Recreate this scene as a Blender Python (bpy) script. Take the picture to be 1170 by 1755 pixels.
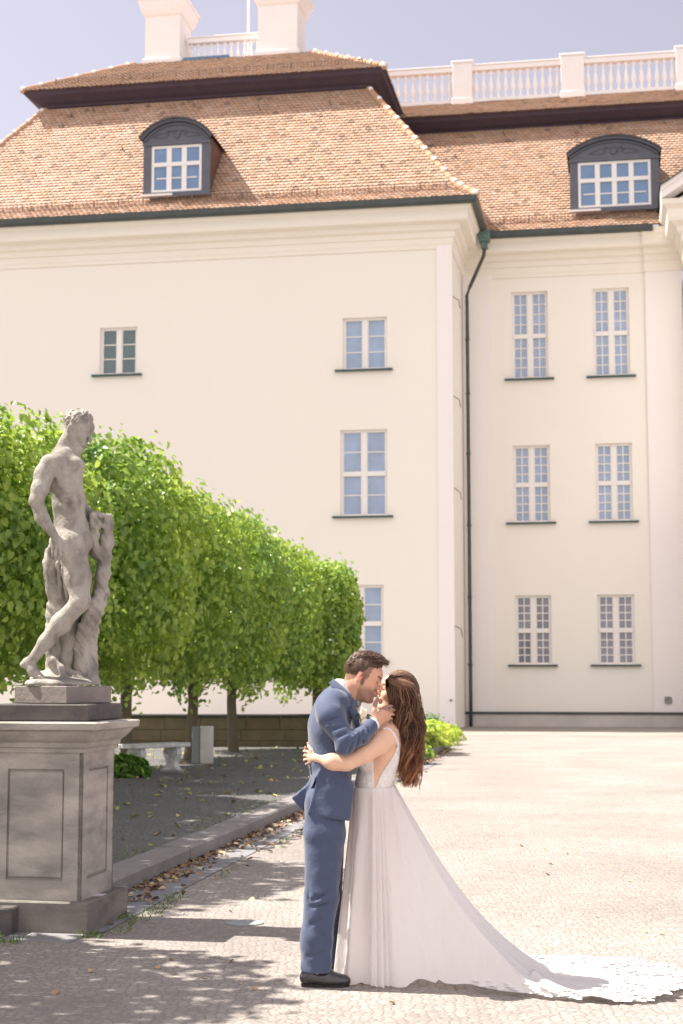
import bpy, math, random
import numpy as np
from math import sin, cos, pi, radians, atan, sqrt, tan, exp
for _o in list(bpy.data.objects): bpy.data.objects.remove(_o)
random.seed(4); RNG = np.random.default_rng(7)
S = bpy.context.scene; COL = S.collection
# ------------------------------------------------ camera, sky, sun, exposure
F = 2700.0; PITCH = atan(288 / F); HC = 1.65
cam = bpy.data.cameras.new('camera'); camo = bpy.data.objects.new('camera', cam); COL.objects.link(camo)
camo.location = (0, 0, HC); camo.rotation_euler = (pi / 2 + PITCH, 0, 0)
cam.sensor_fit = 'VERTICAL'; cam.sensor_height = 36; cam.sensor_width = 24; cam.lens = 36 * F / 1755
cam.clip_start = .1; cam.clip_end = 2000
cam.dof.use_dof = True; cam.dof.focus_distance = 8.9; cam.dof.aperture_fstop = 4.5
S.camera = camo
SUN_EL = radians(57); SUN_B = radians(13.0)          # height of the sun; how far it stands behind the picture plane, on the left
world = bpy.data.worlds.new('World'); S.world = world; world.use_nodes = True
wn = world.node_tree; wn.nodes.clear()
sky = wn.nodes.new('ShaderNodeTexSky'); sky.sky_type = 'NISHITA'; sky.sun_disc = False
sky.sun_elevation = SUN_EL; sky.sun_rotation = radians(-90) + SUN_B; sky.air_density = 1.0; sky.dust_density = 2.2; sky.ozone_density = 1.2
hs = wn.nodes.new('ShaderNodeHueSaturation'); hs.inputs['Saturation'].default_value = .37
mx = wn.nodes.new('ShaderNodeMix'); mx.data_type = 'RGBA'; mx.blend_type = 'MULTIPLY'; mx.inputs[0].default_value = 1
mx.inputs[7].default_value = (1.03, .94, 1.0, 1)
bg = wn.nodes.new('ShaderNodeBackground'); bg.inputs['Strength'].default_value = .073
wo = wn.nodes.new('ShaderNodeOutputWorld')
wn.links.new(sky.outputs[0], hs.inputs['Color']); wn.links.new(hs.outputs[0], mx.inputs[6])
# bright cloud added to the unseen sky behind the photographer, fill for the shaded facade
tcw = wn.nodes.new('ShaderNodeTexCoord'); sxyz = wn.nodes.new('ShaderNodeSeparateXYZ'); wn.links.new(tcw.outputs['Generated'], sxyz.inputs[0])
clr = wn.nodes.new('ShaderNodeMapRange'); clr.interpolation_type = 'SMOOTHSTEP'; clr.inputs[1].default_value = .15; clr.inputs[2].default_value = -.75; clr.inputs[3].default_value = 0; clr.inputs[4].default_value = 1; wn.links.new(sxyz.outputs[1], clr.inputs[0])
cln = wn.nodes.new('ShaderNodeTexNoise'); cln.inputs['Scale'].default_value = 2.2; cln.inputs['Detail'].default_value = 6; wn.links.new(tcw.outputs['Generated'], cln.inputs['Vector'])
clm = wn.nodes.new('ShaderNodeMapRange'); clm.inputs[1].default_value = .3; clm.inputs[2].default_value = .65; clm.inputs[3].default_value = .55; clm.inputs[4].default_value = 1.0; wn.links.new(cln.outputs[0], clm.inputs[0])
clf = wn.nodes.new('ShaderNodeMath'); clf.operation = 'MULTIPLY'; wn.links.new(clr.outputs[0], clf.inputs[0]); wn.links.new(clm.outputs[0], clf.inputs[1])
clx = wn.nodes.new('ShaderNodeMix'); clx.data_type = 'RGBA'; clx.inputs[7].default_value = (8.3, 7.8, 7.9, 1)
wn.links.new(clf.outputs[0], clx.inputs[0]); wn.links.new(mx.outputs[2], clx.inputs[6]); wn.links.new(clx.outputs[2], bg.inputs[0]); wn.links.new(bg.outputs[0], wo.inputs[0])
sl = bpy.data.lights.new('sun', 'SUN'); sl.energy = 4.4; sl.angle = radians(.5); sl.color = (1, .94, .85)
so = bpy.data.objects.new('sun', sl); COL.objects.link(so)
Ls = (cos(SUN_B) * cos(SUN_EL), -sin(SUN_B) * cos(SUN_EL), -sin(SUN_EL))
import mathutils
so.rotation_euler = mathutils.Vector(Ls).to_track_quat('-Z', 'Y').to_euler(); so.location = (-20, 10, 30)
S.view_settings.view_transform = 'Standard'; S.view_settings.look = 'None'; S.view_settings.gamma = 1
S.view_settings.exposure = 1.35
S.render.engine = 'CYCLES'
S.cycles.max_bounces = 8; S.cycles.diffuse_bounces = 4; S.cycles.transparent_max_bounces = 8

# ------------------------------------------------ helpers
def link(o, parent=None, smooth=False):
    COL.objects.link(o)
    if parent is not None: o.parent = parent
    return o
def tag(o, label, cat, group=None, kind=None):
    if label: o['label'] = label
    if cat: o['category'] = cat
    if group: o['group'] = group
    if kind: o['kind'] = kind
    return o
def empty(name, loc=(0, 0, 0), rz=0):
    o = bpy.data.objects.new(name, None); o.location = loc; o.rotation_euler = (0, 0, rz); o.empty_display_size = .3
    return link(o)
def shade(me, sm=True):
    me.polygons.foreach_set('use_smooth', [sm] * len(me.polygons))
def mesh_obj(name, verts, faces, m, parent=None, smooth=False, cols=None, loc=None):
    me = bpy.data.meshes.new(name)
    v = np.asarray(verts, dtype=np.float32).reshape(-1, 3)
    if isinstance(faces, np.ndarray) and faces.ndim == 2:
        n, k = faces.shape
        me.vertices.add(len(v)); me.vertices.foreach_set('co', v.ravel())
        me.loops.add(n * k); me.loops.foreach_set('vertex_index', faces.ravel().astype(np.int32))
        me.polygons.add(n); me.polygons.foreach_set('loop_start', np.arange(0, n * k, k, dtype=np.int32))
        me.update(calc_edges=True)
    else:
        me.from_pydata(v.tolist(), [], [list(map(int, f)) for f in faces])
    if cols is not None:
        a = me.color_attributes.new('tint', 'FLOAT_COLOR', 'POINT')
        c = np.ones((len(v), 4), dtype=np.float32); c[:, :3] = cols
        a.data.foreach_set('color', c.ravel())
    me.materials.append(m)
    if smooth: shade(me)
    me.validate(); me.update()
    o = bpy.data.objects.new(name, me)
    if loc is not None: o.location = loc
    return link(o, parent)
class MB:
    """collects shapes, builds one mesh"""
    def __init__(s): s.v = []; s.f = []; s.c = []; s.col = (1, 1, 1)
    def add(s, vs, fs):
        b = len(s.v); s.v += [tuple(map(float, p)) for p in vs]; s.f += [[b + i for i in f] for f in fs]; s.c += [s.col] * len(vs); return s
    def box(s, x0, x1, y0, y1, z0, z1, R=None, c=None):
        vs = [(x, y, z) for x in (x0, x1) for y in (y0, y1) for z in (z0, z1)]
        return s.add(vs, [(0, 1, 3, 2), (4, 6, 7, 5), (0, 4, 5, 1), (2, 3, 7, 6), (0, 2, 6, 4), (1, 5, 7, 3)])
    def bbox(s, x0, x1, y0, y1, z0, z1, b=.01):
        """box with chamfered edges"""
        X = (x0, x1); Y = (y0, y1); Z = (z0, z1); vs = []; idx = {}
        for i in (0, 1):
            for j in (0, 1):
                for k in (0, 1):
                    sx = (b, -b)[i]; sy = (b, -b)[j]; sz = (b, -b)[k]
                    for a, p in enumerate([(X[i], Y[j] + sy, Z[k] + sz), (X[i] + sx, Y[j], Z[k] + sz), (X[i] + sx, Y[j] + sy, Z[k])]):
                        idx[i, j, k, a] = len(vs); vs.append(p)
        fs = []
        for i in (0, 1): fs.append([idx[i, 0, 0, 0], idx[i, 1, 0, 0], idx[i, 1, 1, 0], idx[i, 0, 1, 0]])
        for j in (0, 1): fs.append([idx[0, j, 0, 1], idx[1, j, 0, 1], idx[1, j, 1, 1], idx[0, j, 1, 1]])
        for k in (0, 1): fs.append([idx[0, 0, k, 2], idx[1, 0, k, 2], idx[1, 1, k, 2], idx[0, 1, k, 2]])
        for i in (0, 1):
            for j in (0, 1): fs.append([idx[i, j, 0, 0], idx[i, j, 0, 1], idx[i, j, 1, 1], idx[i, j, 1, 0]])
        for i in (0, 1):
            for k in (0, 1): fs.append([idx[i, 0, k, 0], idx[i, 0, k, 2], idx[i, 1, k, 2], idx[i, 1, k, 0]])
        for j in (0, 1):
            for k in (0, 1): fs.append([idx[0, j, k, 1], idx[0, j, k, 2], idx[1, j, k, 2], idx[1, j, k, 1]])
        for i in (0, 1):
            for j in (0, 1):
                for k in (0, 1): fs.append([idx[i, j, k, 0], idx[i, j, k, 1], idx[i, j, k, 2]])
        return s.add(vs, fs)
    def tube(s, pts, rad, n=6, cap=True):
        pts = [np.array(p, float) for p in pts]; m = len(pts)
        if not hasattr(rad, '__len__'): rad = [rad] * m
        vs = []
        for i, p in enumerate(pts):
            t = pts[min(i + 1, m - 1)] - pts[max(i - 1, 0)]; t /= (np.linalg.norm(t) + 1e-9)
            a = np.array([0, 0, 1.]) if abs(t[2]) < .9 else np.array([1., 0, 0])
            e = np.cross(t, a); e /= np.linalg.norm(e); g = np.cross(t, e)
            for k in range(n):
                th = 2 * pi * k / n; vs.append(p + rad[i] * (cos(th) * e + sin(th) * g))
        fs = [(i * n + k, i * n + (k + 1) % n, (i + 1) * n + (k + 1) % n, (i + 1) * n + k) for i in range(m - 1) for k in range(n)]
        if cap: fs += [tuple(range(n))[::-1], tuple((m - 1) * n + k for k in range(n))]
        return s.add(vs, fs)
    def lathe(s, c, prof, n=16):
        vs = [(c[0] + r * cos(2 * pi * k / n), c[1] + r * sin(2 * pi * k / n), c[2] + z) for r, z in prof for k in range(n)]
        m = len(prof)
        fs = [(i * n + k, i * n + (k + 1) % n, (i + 1) * n + (k + 1) % n, (i + 1) * n + k) for i in range(m - 1) for k in range(n)]
        fs += [tuple(range(n))[::-1], tuple((m - 1) * n + k for k in range(n))]
        return s.add(vs, fs)
    def sweep(s, prof, path, closed=False):
        """prof: (out, z) pairs; path: list of ((x, y), (nx, ny)) – outward miter vectors"""
        k = len(prof); vs = []
        for (x, y), (nx, ny) in path:
            for o, z in prof: vs.append((x + nx * o, y + ny * o, z))
        fs = []
        for i in range(len(path) - 1 + (1 if closed else 0)):
            a = i * k; b = ((i + 1) % len(path)) * k
            for j in range(k - 1): fs.append((a + j, b + j, b + j + 1, a + j + 1))
        return s.add(vs, fs)
    def build(s, name, m, parent=None, smooth=False, cols=False, bevel=0):
        o = mesh_obj(name, s.v, s.f, m, parent, smooth, s.c if cols else None)
        if bevel:
            b = o.modifiers.new('bevel', 'BEVEL'); b.width = bevel; b.segments = 2; b.limit_method = 'ANGLE'
        return o

# ------------------------------------------------ materials
def mat(name, col, rough=.8, var=None, bump=None, spec=.3, tint=False, metal=0, var2=None, trans=0, sheen=0, sss=None, coat=0):
    m = bpy.data.materials.new(name); m.use_nodes = True; t = m.node_tree; N = t.nodes; Lk = t.links
    b = N['Principled BSDF']; b.inputs['Roughness'].default_value = rough; b.inputs['Specular IOR Level'].default_value = spec
    b.inputs['Metallic'].default_value = metal
    if sheen: b.inputs['Sheen Weight'].default_value = sheen
    if coat: b.inputs['Coat Weight'].default_value = coat
    tc = N.new('ShaderNodeTexCoord'); cur = None
    def noise(sc, det=4, stretch=None):
        n = N.new('ShaderNodeTexNoise'); n.inputs['Scale'].default_value = sc; n.inputs['Detail'].default_value = det; n.inputs['Roughness'].default_value = .62
        if stretch:
            mp = N.new('ShaderNodeMapping'); mp.inputs['Scale'].default_value = stretch; Lk.new(tc.outputs['Object'], mp.inputs[0]); Lk.new(mp.outputs[0], n.inputs['Vector'])
        else: Lk.new(tc.outputs['Object'], n.inputs['Vector'])
        return n
    cur = N.new('ShaderNodeRGB'); cur.outputs[0].default_value = (*col, 1); cur = cur.outputs[0]
    for vv in (var, var2):
        if vv:
            n = noise(vv[0], 5, vv[3] if len(vv) > 3 else None)
            r = N.new('ShaderNodeMapRange'); r.inputs[1].default_value = vv[4] if len(vv) > 4 else .35; r.inputs[2].default_value = vv[5] if len(vv) > 5 else .65; Lk.new(n.outputs[0], r.inputs[0])
            q = N.new('ShaderNodeMath'); q.operation = 'MULTIPLY'; q.inputs[1].default_value = vv[1]; Lk.new(r.outputs[0], q.inputs[0])
            x = N.new('ShaderNodeMix'); x.data_type = 'RGBA'; x.inputs[7].default_value = (*vv[2], 1)
            Lk.new(q.outputs[0], x.inputs[0]); Lk.new(cur, x.inputs[6]); cur = x.outputs[2]
    if tint:
        a = N.new('ShaderNodeAttribute'); a.attribute_name = 'tint'
        x = N.new('ShaderNodeMix'); x.data_type = 'RGBA'; x.blend_type = 'MULTIPLY'; x.inputs[0].default_value = 1
        Lk.new(cur, x.inputs[6]); Lk.new(a.outputs['Color'], x.inputs[7]); cur = x.outputs[2]
    Lk.new(cur, b.inputs['Base Color'])
    prev = None
    for bb in (bump or []):
        n = noise(bb[0], 6, bb[2] if len(bb) > 2 else None)
        u = N.new('ShaderNodeBump'); u.inputs['Strength'].default_value = 1; u.inputs['Distance'].default_value = bb[1]
        Lk.new(n.outputs[0], u.inputs['Height'])
        if prev: Lk.new(prev, u.inputs['Normal'])
        prev = u.outputs[0]
    if prev: Lk.new(prev, b.inputs['Normal'])
    if sss:
        b.inputs['Subsurface Weight'].default_value = sss[0]; b.inputs['Subsurface Radius'].default_value = sss[1]; b.inputs['Subsurface Scale'].default_value = sss[2]
    if trans:
        tr = N.new('ShaderNodeBsdfTranslucent'); Lk.new(cur, tr.inputs[0]); ms = N.new('ShaderNodeMixShader'); ms.inputs[0].default_value = trans
        Lk.new(b.outputs[0], ms.inputs[1]); Lk.new(tr.outputs[0], ms.inputs[2]); Lk.new(ms.outputs[0], N['Material Output'].inputs[0])
    return m
def cobble_mat(name, c1, c2, joint, size, warp=.25):
    m = bpy.data.materials.new(name); m.use_nodes = True; t = m.node_tree; N = t.nodes; Lk = t.links
    b = N['Principled BSDF']; b.inputs['Roughness'].default_value = .75; b.inputs['Specular IOR Level'].default_value = .35
    tc = N.new('ShaderNodeTexCoord')
    nz = N.new('ShaderNodeTexNoise'); nz.inputs['Scale'].default_value = 1.3; Lk.new(tc.outputs['Object'], nz.inputs['Vector'])
    ad = N.new('ShaderNodeVectorMath'); ad.operation = 'MULTIPLY_ADD'; ad.inputs[1].default_value = (warp, warp, 0)
    Lk.new(nz.outputs['Color'], ad.inputs[0]); Lk.new(tc.outputs['Object'], ad.inputs[2])
    vo = N.new('ShaderNodeTexVoronoi'); vo.voronoi_dimensions = '2D'; vo.inputs['Scale'].default_value = 1 / size; vo.inputs['Randomness'].default_value = .9
    ve = N.new('ShaderNodeTexVoronoi'); ve.voronoi_dimensions = '2D'; ve.feature = 'DISTANCE_TO_EDGE'; ve.inputs['Scale'].default_value = 1 / size; ve.inputs['Randomness'].default_value = .9
    Lk.new(ad.outputs[0], vo.inputs['Vector']); Lk.new(ad.outputs[0], ve.inputs['Vector'])
    sp = N.new('ShaderNodeSeparateColor'); Lk.new(vo.outputs['Color'], sp.inputs[0])
    mx = N.new('ShaderNodeMix'); mx.data_type = 'RGBA'; mx.inputs[6].default_value = (*c1, 1); mx.inputs[7].default_value = (*c2, 1); Lk.new(sp.outputs[0], mx.inputs[0])
    big = N.new('ShaderNodeTexNoise'); big.inputs['Scale'].default_value = .55; big.inputs['Detail'].default_value = 5; Lk.new(tc.outputs['Object'], big.inputs['Vector'])
    br = N.new('ShaderNodeMapRange'); br.inputs[1].default_value = .3; br.inputs[2].default_value = .7; br.inputs[3].default_value = .80; br.inputs[4].default_value = 1.14; Lk.new(big.outputs[0], br.inputs[0])
    m2 = N.new('ShaderNodeMix'); m2.data_type = 'RGBA'; m2.blend_type = 'MULTIPLY'; m2.inputs[0].default_value = 1; Lk.new(mx.outputs[2], m2.inputs[6]); Lk.new(br.outputs[0], m2.inputs[7])
    er = N.new('ShaderNodeMapRange'); er.inputs[1].default_value = .03; er.inputs[2].default_value = .13; Lk.new(ve.outputs['Distance'], er.inputs[0])
    m3 = N.new('ShaderNodeMix'); m3.data_type = 'RGBA'; m3.inputs[6].default_value = (*joint, 1); Lk.new(er.outputs[0], m3.inputs[0]); Lk.new(m2.outputs[2], m3.inputs[7])
    Lk.new(m3.outputs[2], b.inputs['Base Color'])
    e2 = N.new('ShaderNodeMapRange'); e2.interpolation_type = 'SMOOTHSTEP'; e2.inputs[1].default_value = 0; e2.inputs[2].default_value = .3; Lk.new(ve.outputs['Distance'], e2.inputs[0])
    hsum = N.new('ShaderNodeMath'); hsum.operation = 'MULTIPLY_ADD'; hsum.inputs[1].default_value = .5; Lk.new(sp.outputs[1], hsum.inputs[0]); Lk.new(e2.outputs[0], hsum.inputs[2])
    fn = N.new('ShaderNodeTexNoise'); fn.inputs['Scale'].default_value = 90; Lk.new(tc.outputs['Object'], fn.inputs['Vector'])
    h2 = N.new('ShaderNodeMath'); h2.operation = 'MULTIPLY_ADD'; h2.inputs[1].default_value = .25; Lk.new(fn.outputs[0], h2.inputs[0]); Lk.new(hsum.outputs[0], h2.inputs[2])
    bu = N.new('ShaderNodeBump'); bu.inputs['Distance'].default_value = .0035; bu.inputs['Strength'].default_value = 1; Lk.new(h2.outputs[0], bu.inputs['Height']); Lk.new(bu.outputs[0], b.inputs['Normal'])
    return m
M = {}
M['cobble'] = cobble_mat('cobblestone', (.345, .307, .282), (.255, .227, .207), (.21, .185, .165), .052, .09)
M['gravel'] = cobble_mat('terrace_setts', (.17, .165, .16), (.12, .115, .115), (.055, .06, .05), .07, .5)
M['cream'] = mat('cream_render', (.83, .782, .705), .9, (.18, .35, (.80, .75, .68)), [(60, .002), (3, .004)], .15, var2=(.9, .13, (.76, .70, .61), (1, 1, .35), .5, .72))
M['white_render'] = mat('white_render', (.84, .79, .755), .9, (.5, .3, (.81, .76, .725)), [(60, .002)], .15)
M['trim'] = mat('cream_trim', (.82, .765, .68), .85, (.8, .3, (.77, .70, .60)), [(40, .002)], .15)
M['plinth_w'] = mat('plinth_render', (.58, .53, .49), .9, (1.6, .5, (.40, .37, .34)), [(30, .004)], .15)
M['tile'] = mat('clay_tile', (.53, .365, .27), .6, (.7, .55, (.44, .30, .21)), [(50, .003)], .2, tint=True)
M['ridge'] = mat('ridge_tile', (1, 1, 1), .8, None, [(30, .004)], .2, tint=True)
M['mortar'] = mat('mortar', (.8, .78, .74), .8)
M['copper'] = mat('green_gutter', (.045, .053, .05), .5, (2, .5, (.08, .095, .088)), None, .5)
M['verdigris'] = mat('verdigris', (.08, .13, .12), .6, (9, .6, (.17, .25, .22)), None, .4)
M['darkwood'] = mat('dark_cornice', (.055, .040, .06), .7, (2, .5, (.085, .055, .065)), None, .3)
M['slate'] = mat('dormer_paint', (.10, .105, .13), .6, (3, .5, (.135, .135, .155)), [(40, .002)], .4)
M['cheek'] = mat('dormer_cheek', (.10, .055, .045), .7, (3, .6, (.19, .095, .06)), None, .3)
M['white_paint'] = mat('white_paint', (.80, .76, .72), .5, (5, .2, (.7, .66, .62)), None, .4)
M['stone_white'] = mat('white_stone', (.86, .81, .78), .8, (2, .3, (.78, .73, .69)), [(30, .004)], .2)
M['iron'] = mat('iron', (.10, .08, .075), .6)
M['guard'] = mat('snow_guard_metal', (.16, .10, .08), .6)
def glass(name, col):
    m = mat(name, col, .12, (1.1, .6, tuple(c * .62 for c in col)), [(.9, .02)], 1.0); return m
M['glass_blue'] = glass('window_glass', (.31, .40, .55)); M['glass_teal'] = glass('window_glass_teal', (.07, .125, .125))
M['glass_grey'] = glass('window_glass_grey', (.22, .23, .28)); M['glass_dorm'] = glass('dormer_glass', (.12, .23, .42))
M['sill'] = mat('sill_metal', (.05, .085, .085), .5, (3, .4, (.1, .14, .13)))
# ------------------------------------------------ ground
def ground():
    m = MB(); m.add([(-300, -120, 0), (300, -120, 0), (300, 400, 0), (-300, 400, 0)], [(0, 1, 2, 3)])
    tag(m.build('ground', M['cobble']), None, None, kind='structure')
ground()
AY = radians(10)
UU = np.array([cos(AY), -sin(AY), 0]); VV = np.array([sin(AY), cos(AY), 0])
def W(u, v, z=0): return UU * u + VV * (56.78 + v) + np.array([0, 0, z])
# the kerb line, foot of its face, from the pedestal to the palace corner
KL = [(-1.95, 10.6), (-1.66, 12.71), (-.53, 19.98), (1.15, 29.5), (1.75, 33.0), (2.6, 39), (3.0, 43.5), (3.2, 47.5)]
def interp_line(L, n):
    L = np.array(L, float); d = np.r_[0, np.cumsum(np.linalg.norm(np.diff(L, axis=0), axis=1))]
    t = np.linspace(0, d[-1], n); return np.c_[np.interp(t, d, L[:, 0]), np.interp(t, d, L[:, 1])], d[-1]
KP, KLEN = interp_line(KL, 60)
KH = .14
def offs(P, d):
    T = np.gradient(P, axis=0); T /= np.linalg.norm(T, axis=1)[:, None]; return P + np.c_[-T[:, 1], T[:, 0]] * d
def kerb():
    # kerb stones: one long structure with joints between the stones
    L0, ln = interp_line(KL, 29); m = MB(); r = random.Random(3)
    for i in range(len(L0) - 1):
        a, b = L0[i], L0[i + 1]; t = (b - a); l = np.linalg.norm(t); t /= l; n = np.array([-t[1], t[0]])
        a = a + t * .004; b = b - t * .004; j = r.uniform(-.006, .006); w = .30; h = KH + r.uniform(-.004, .006)
        P = [a + n * j, b + n * j, b + n * (w + j), a + n * (w + j)]
        c = .018; Pi = [a + n * (j + c), b + n * (j + c), b + n * (w + j), a + n * (w + j)]
        vs = [(*p, -.05) for p in P] + [(*P[0], h - c), (*P[1], h - c), (*P[2], h), (*P[3], h)] + [(*Pi[0], h), (*Pi[1], h)]
        m.add(vs, [(0, 1, 5, 4), (4, 5, 9, 8), (8, 9, 6, 7), (1, 2, 6, 9, 5), (3, 0, 4, 8, 7), (2, 3, 7, 6)])
    tag(m.build('kerb', mat('kerb_granite', (.215, .21, .225), .85, (3, .6, (.15, .14, .14)), [(40, .004), (7, .01)], .3, var2=(9, .5, (.30, .26, .20), (1, 1, 3)))), None, None, kind='structure')
    g = MB(); r = random.Random(8); A = offs(L0, -.02); 
    for i in range(0, 16):
        a, b = L0[i], L0[i + 1]; t = (b - a); t /= np.linalg.norm(t); n = np.array([t[1], -t[0]])
        a = a + t * .006; b = b - t * .006
        P = [a + n * .03, b + n * .03, b + n * .40, a + n * .40]
        if i == 0: P = [p for p in P]
        g.add([(*p, .006) for p in P], [(0, 3, 2, 1)])
    tag(g.build('gutter_strip', mat('gutter_slab', (.24, .235, .25), .85, (2.5, .5, (.17, .165, .17)), [(50, .003)], .3)), None, None, kind='structure')
    # raised terrace behind the kerb
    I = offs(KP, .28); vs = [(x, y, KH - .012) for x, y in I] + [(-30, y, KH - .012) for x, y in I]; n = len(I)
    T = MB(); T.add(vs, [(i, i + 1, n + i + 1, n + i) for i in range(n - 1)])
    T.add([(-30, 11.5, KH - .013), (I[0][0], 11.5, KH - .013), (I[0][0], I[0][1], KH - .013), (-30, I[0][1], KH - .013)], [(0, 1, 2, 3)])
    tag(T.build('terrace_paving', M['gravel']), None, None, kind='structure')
    # darker strip of paving along the wing's foot
    q = MB(); q.add([W(-6.4, -.0, .006), W(-5.4, -9.2, .006), W(30, -9.2, .006), W(30, 0, .006)], [(0, 1, 2, 3)])
    tag(q.build('gravel_strip', cobble_mat('foot_setts', (.36, .32, .28), (.28, .25, .215), (.2, .18, .15), .09)), None, None, kind='structure')
kerb()
# ------------------------------------------------ the palace (local frame: u along the front, v into depth, z up)
def palace():
    P = empty('palace', tuple(W(0, 0)), -AY)
    tag(P, 'cream baroque palace with red tiled mansard roof, dormers and white rooftop balustrades', 'building')
    def wall(name, u0, u1, z0, z1, v, holes, m, depth=.22, extra=None):
        us = sorted({u0, u1} | {h[0] for h in holes} | {h[1] for h in holes}); zs = sorted({z0, z1} | {h[2] for h in holes} | {h[3] for h in holes})
        b = MB()
        for i in range(len(us) - 1):
            for j in range(len(zs) - 1):
                a, c, d, e = us[i], us[i + 1], zs[j], zs[j + 1]; uc = (a + c) / 2; zc = (d + e) / 2
                if any(h[0] < uc < h[1] and h[2] < zc < h[3] for h in holes): continue
                b.add([(a, v, d), (c, v, d), (c, v, e), (a, v, e)], [(0, 1, 2, 3)])
        for h in holes:
            a, c, d, e = h[:4]; w = v + depth
            b.add([(a, v, d), (c, v, d), (c, v, e), (a, v, e), (a, w, d), (c, w, d), (c, w, e), (a, w, e)],
                  [(0, 4, 5, 1), (1, 5, 6, 2), (2, 6, 7, 3), (3, 7, 4, 0)])
        if extra: extra(b)
        return b.build(name, m, P)
    VP = -4.0; UR = -5.5; UL = -25.0
    # openings: u0, u1, z0, z1, panes across per leaf, rows (upper, lower), glass
    PW = [(-18.04, -16.66, 12.42, 14.12, 1, (3,), 'glass_teal'), (-9.27, -7.72, 12.30, 14.12, 1, (3,), 'glass_blue'),
          (-9.35, -7.72, 7.22, 10.2, 1, (2, 2), 'glass_blue'), (-9.42, -7.86, 2.30, 4.86, 1, (2, 2), 'glass_blue')]
    WW = [(-3.70, -2.38, 12.56, 15.78, 2, (4, 4), 'glass_blue'), (-.76, .54, 12.56, 15.78, 2, (4, 4), 'glass_blue'),
          (-3.71, -2.38, 7.30, 10.1, 2, (4, 4), 'glass_blue'), (-.76, .54, 7.30, 10.1, 2, (4, 4), 'glass_blue'),
          (-3.69, -2.40, 2.2, 4.67, 2, (4, 4), 'glass_grey'), (-.78, .52, 2.2, 4.67, 2, (4, 4), 'glass_grey')]
    def ex(b):   # side return of the corner block, rear and left side
        b.add([(UR, VP, -.5), (UR, 0.0, -.5), (UR, 0.0, 17.8), (UR, VP, 17.8)], [(0, 1, 2, 3)])
        b.add([(UL, VP, -.5), (UL, 10, -.5), (UL, 10, 17.8), (UL, VP, 17.8)], [(3, 2, 1, 0)])
        b.add([(UL, 10, -.5), (UR, 10, -.5), (UR, 10, 17.8), (UL, 10, 17.8)], [(3, 2, 1, 0)])
    wall('pavilion_wall', UL, UR, -.5, 17.8, VP, PW, M['cream'], extra=ex)
    wall('wing_wall', UR, 2.42, .0, 17.8, 0, WW, M['cream'])
    # white corner strips and pilasters
    b = MB(); b.box(-5.98, UR + .05, VP - .06, VP - .002, .0, 16.6); b.build('corner_pilaster', M['white_render'], P)
    b = MB(); b.box(UR + .02, -4.42, -.07, -.002, .52, 16.6); b.build('pilaster', M['white_render'], P)
    b = MB(); b.box(1.12, 2.42, -.10, -.002, .52, 16.6); b.build('pilaster', M['white_render'], P)
    # cornices
    prof = [(0, 16.42), (.05, 16.42), (.06, 16.52), (.10, 16.60), (.10, 16.78), (.16, 16.80), (.16, 16.98), (.30, 17.04), (.34, 17.14), (.34, 17.22), (.62, 17.26), (.66, 17.34), (.66, 17.6), (.74, 17.68), (.80, 17.78), (.80, 17.86), (0, 17.9)]
    b = MB(); b.sweep(prof, [((UL, 2), (-1, 0)), ((UL, VP), (-1, -1)), ((UR, VP), (1, -1)), ((UR, -.0), (1, 0))])
    b.build('cornice', M['trim'], P)
    b = MB(); b.sweep([(o, z - .12) for o, z in prof], [((UR, 0), (0, -1)), ((1.10, 0), (0, -1)), ((1.10, 0), (-.1, -1)), ((1.10, -.10), (-.1, -1)), ((2.42, -.10), (0, -1))])
    b.build('cornice', M['trim'], P)
    # plinth of the wing, with its dark ledge
    b = MB(); b.box(UR, 2.5, -.16, -.002, -.3, .44); b.build('plinth', M['plinth_w'], P)
    b = MB(); b.box(UR, 2.53, -.20, -.0, .44, .53); b.build('plinth_ledge', M['copper'], P)
    # windows
    def window(w, v, flat=False):
        a, c, d, e, nx, rows, gl = w; v = v + .12; fr = MB(); F_ = .07
        fr.box(a, a + F_, v, v + .09, d, e); fr.box(c - F_, c, v, v + .09, d, e); fr.box(a + F_, c - F_, v, v + .09, d, d + F_); fr.box(a + F_, c - F_, v, v + .09, e - F_ * 1.3, e)
        mid = (a + c) / 2; fr.box(mid - .085, mid + .085, v - .02, v + .085, d + F_, e - F_ * 1.3)
        zs = [d + F_, e - F_ * 1.3]
        if len(rows) == 2:
            zt = d + (e - d) * .49
            fr.box(a + F_, mid - .085, v - .03, v + .08, zt - .08, zt + .08); fr.box(mid + .085, c - F_, v - .03, v + .08, zt - .08, zt + .08)
            zs = [d + F_, zt - .08, zt + .08, e - F_ * 1.3]
        for k in range(0, len(zs), 2):
            z0, z1 = zs[k], zs[k + 1]; n = rows[::-1][k // 2]
            for x0, x1 in ((a + F_, mid - .085), (mid + .085, c - F_)):
                fr.box(x0, x0 + .035, v + .015, v + .075, z0, z1); fr.box(x1 - .035, x1, v + .015, v + .075, z0, z1)
                for q in range(1, n):
                    zz = z0 + (z1 - z0) * q / n; fr.box(x0 + .035, x1 - .035, v + .03, v + .07, zz - .018, zz + .018)
                for q in range(1, nx):
                    xx = x0 + (x1 - x0) * q / nx; fr.box(xx - .018, xx + .018, v + .027, v + .073, z0, z1)
        o = fr.build('window', M['white_paint'], P)
        g = MB(); gr = random.Random(int(a * 97 + d * 31)); zz = [d, d + (e - d) * .49, e] if len(rows) == 2 else [d, e]
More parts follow.
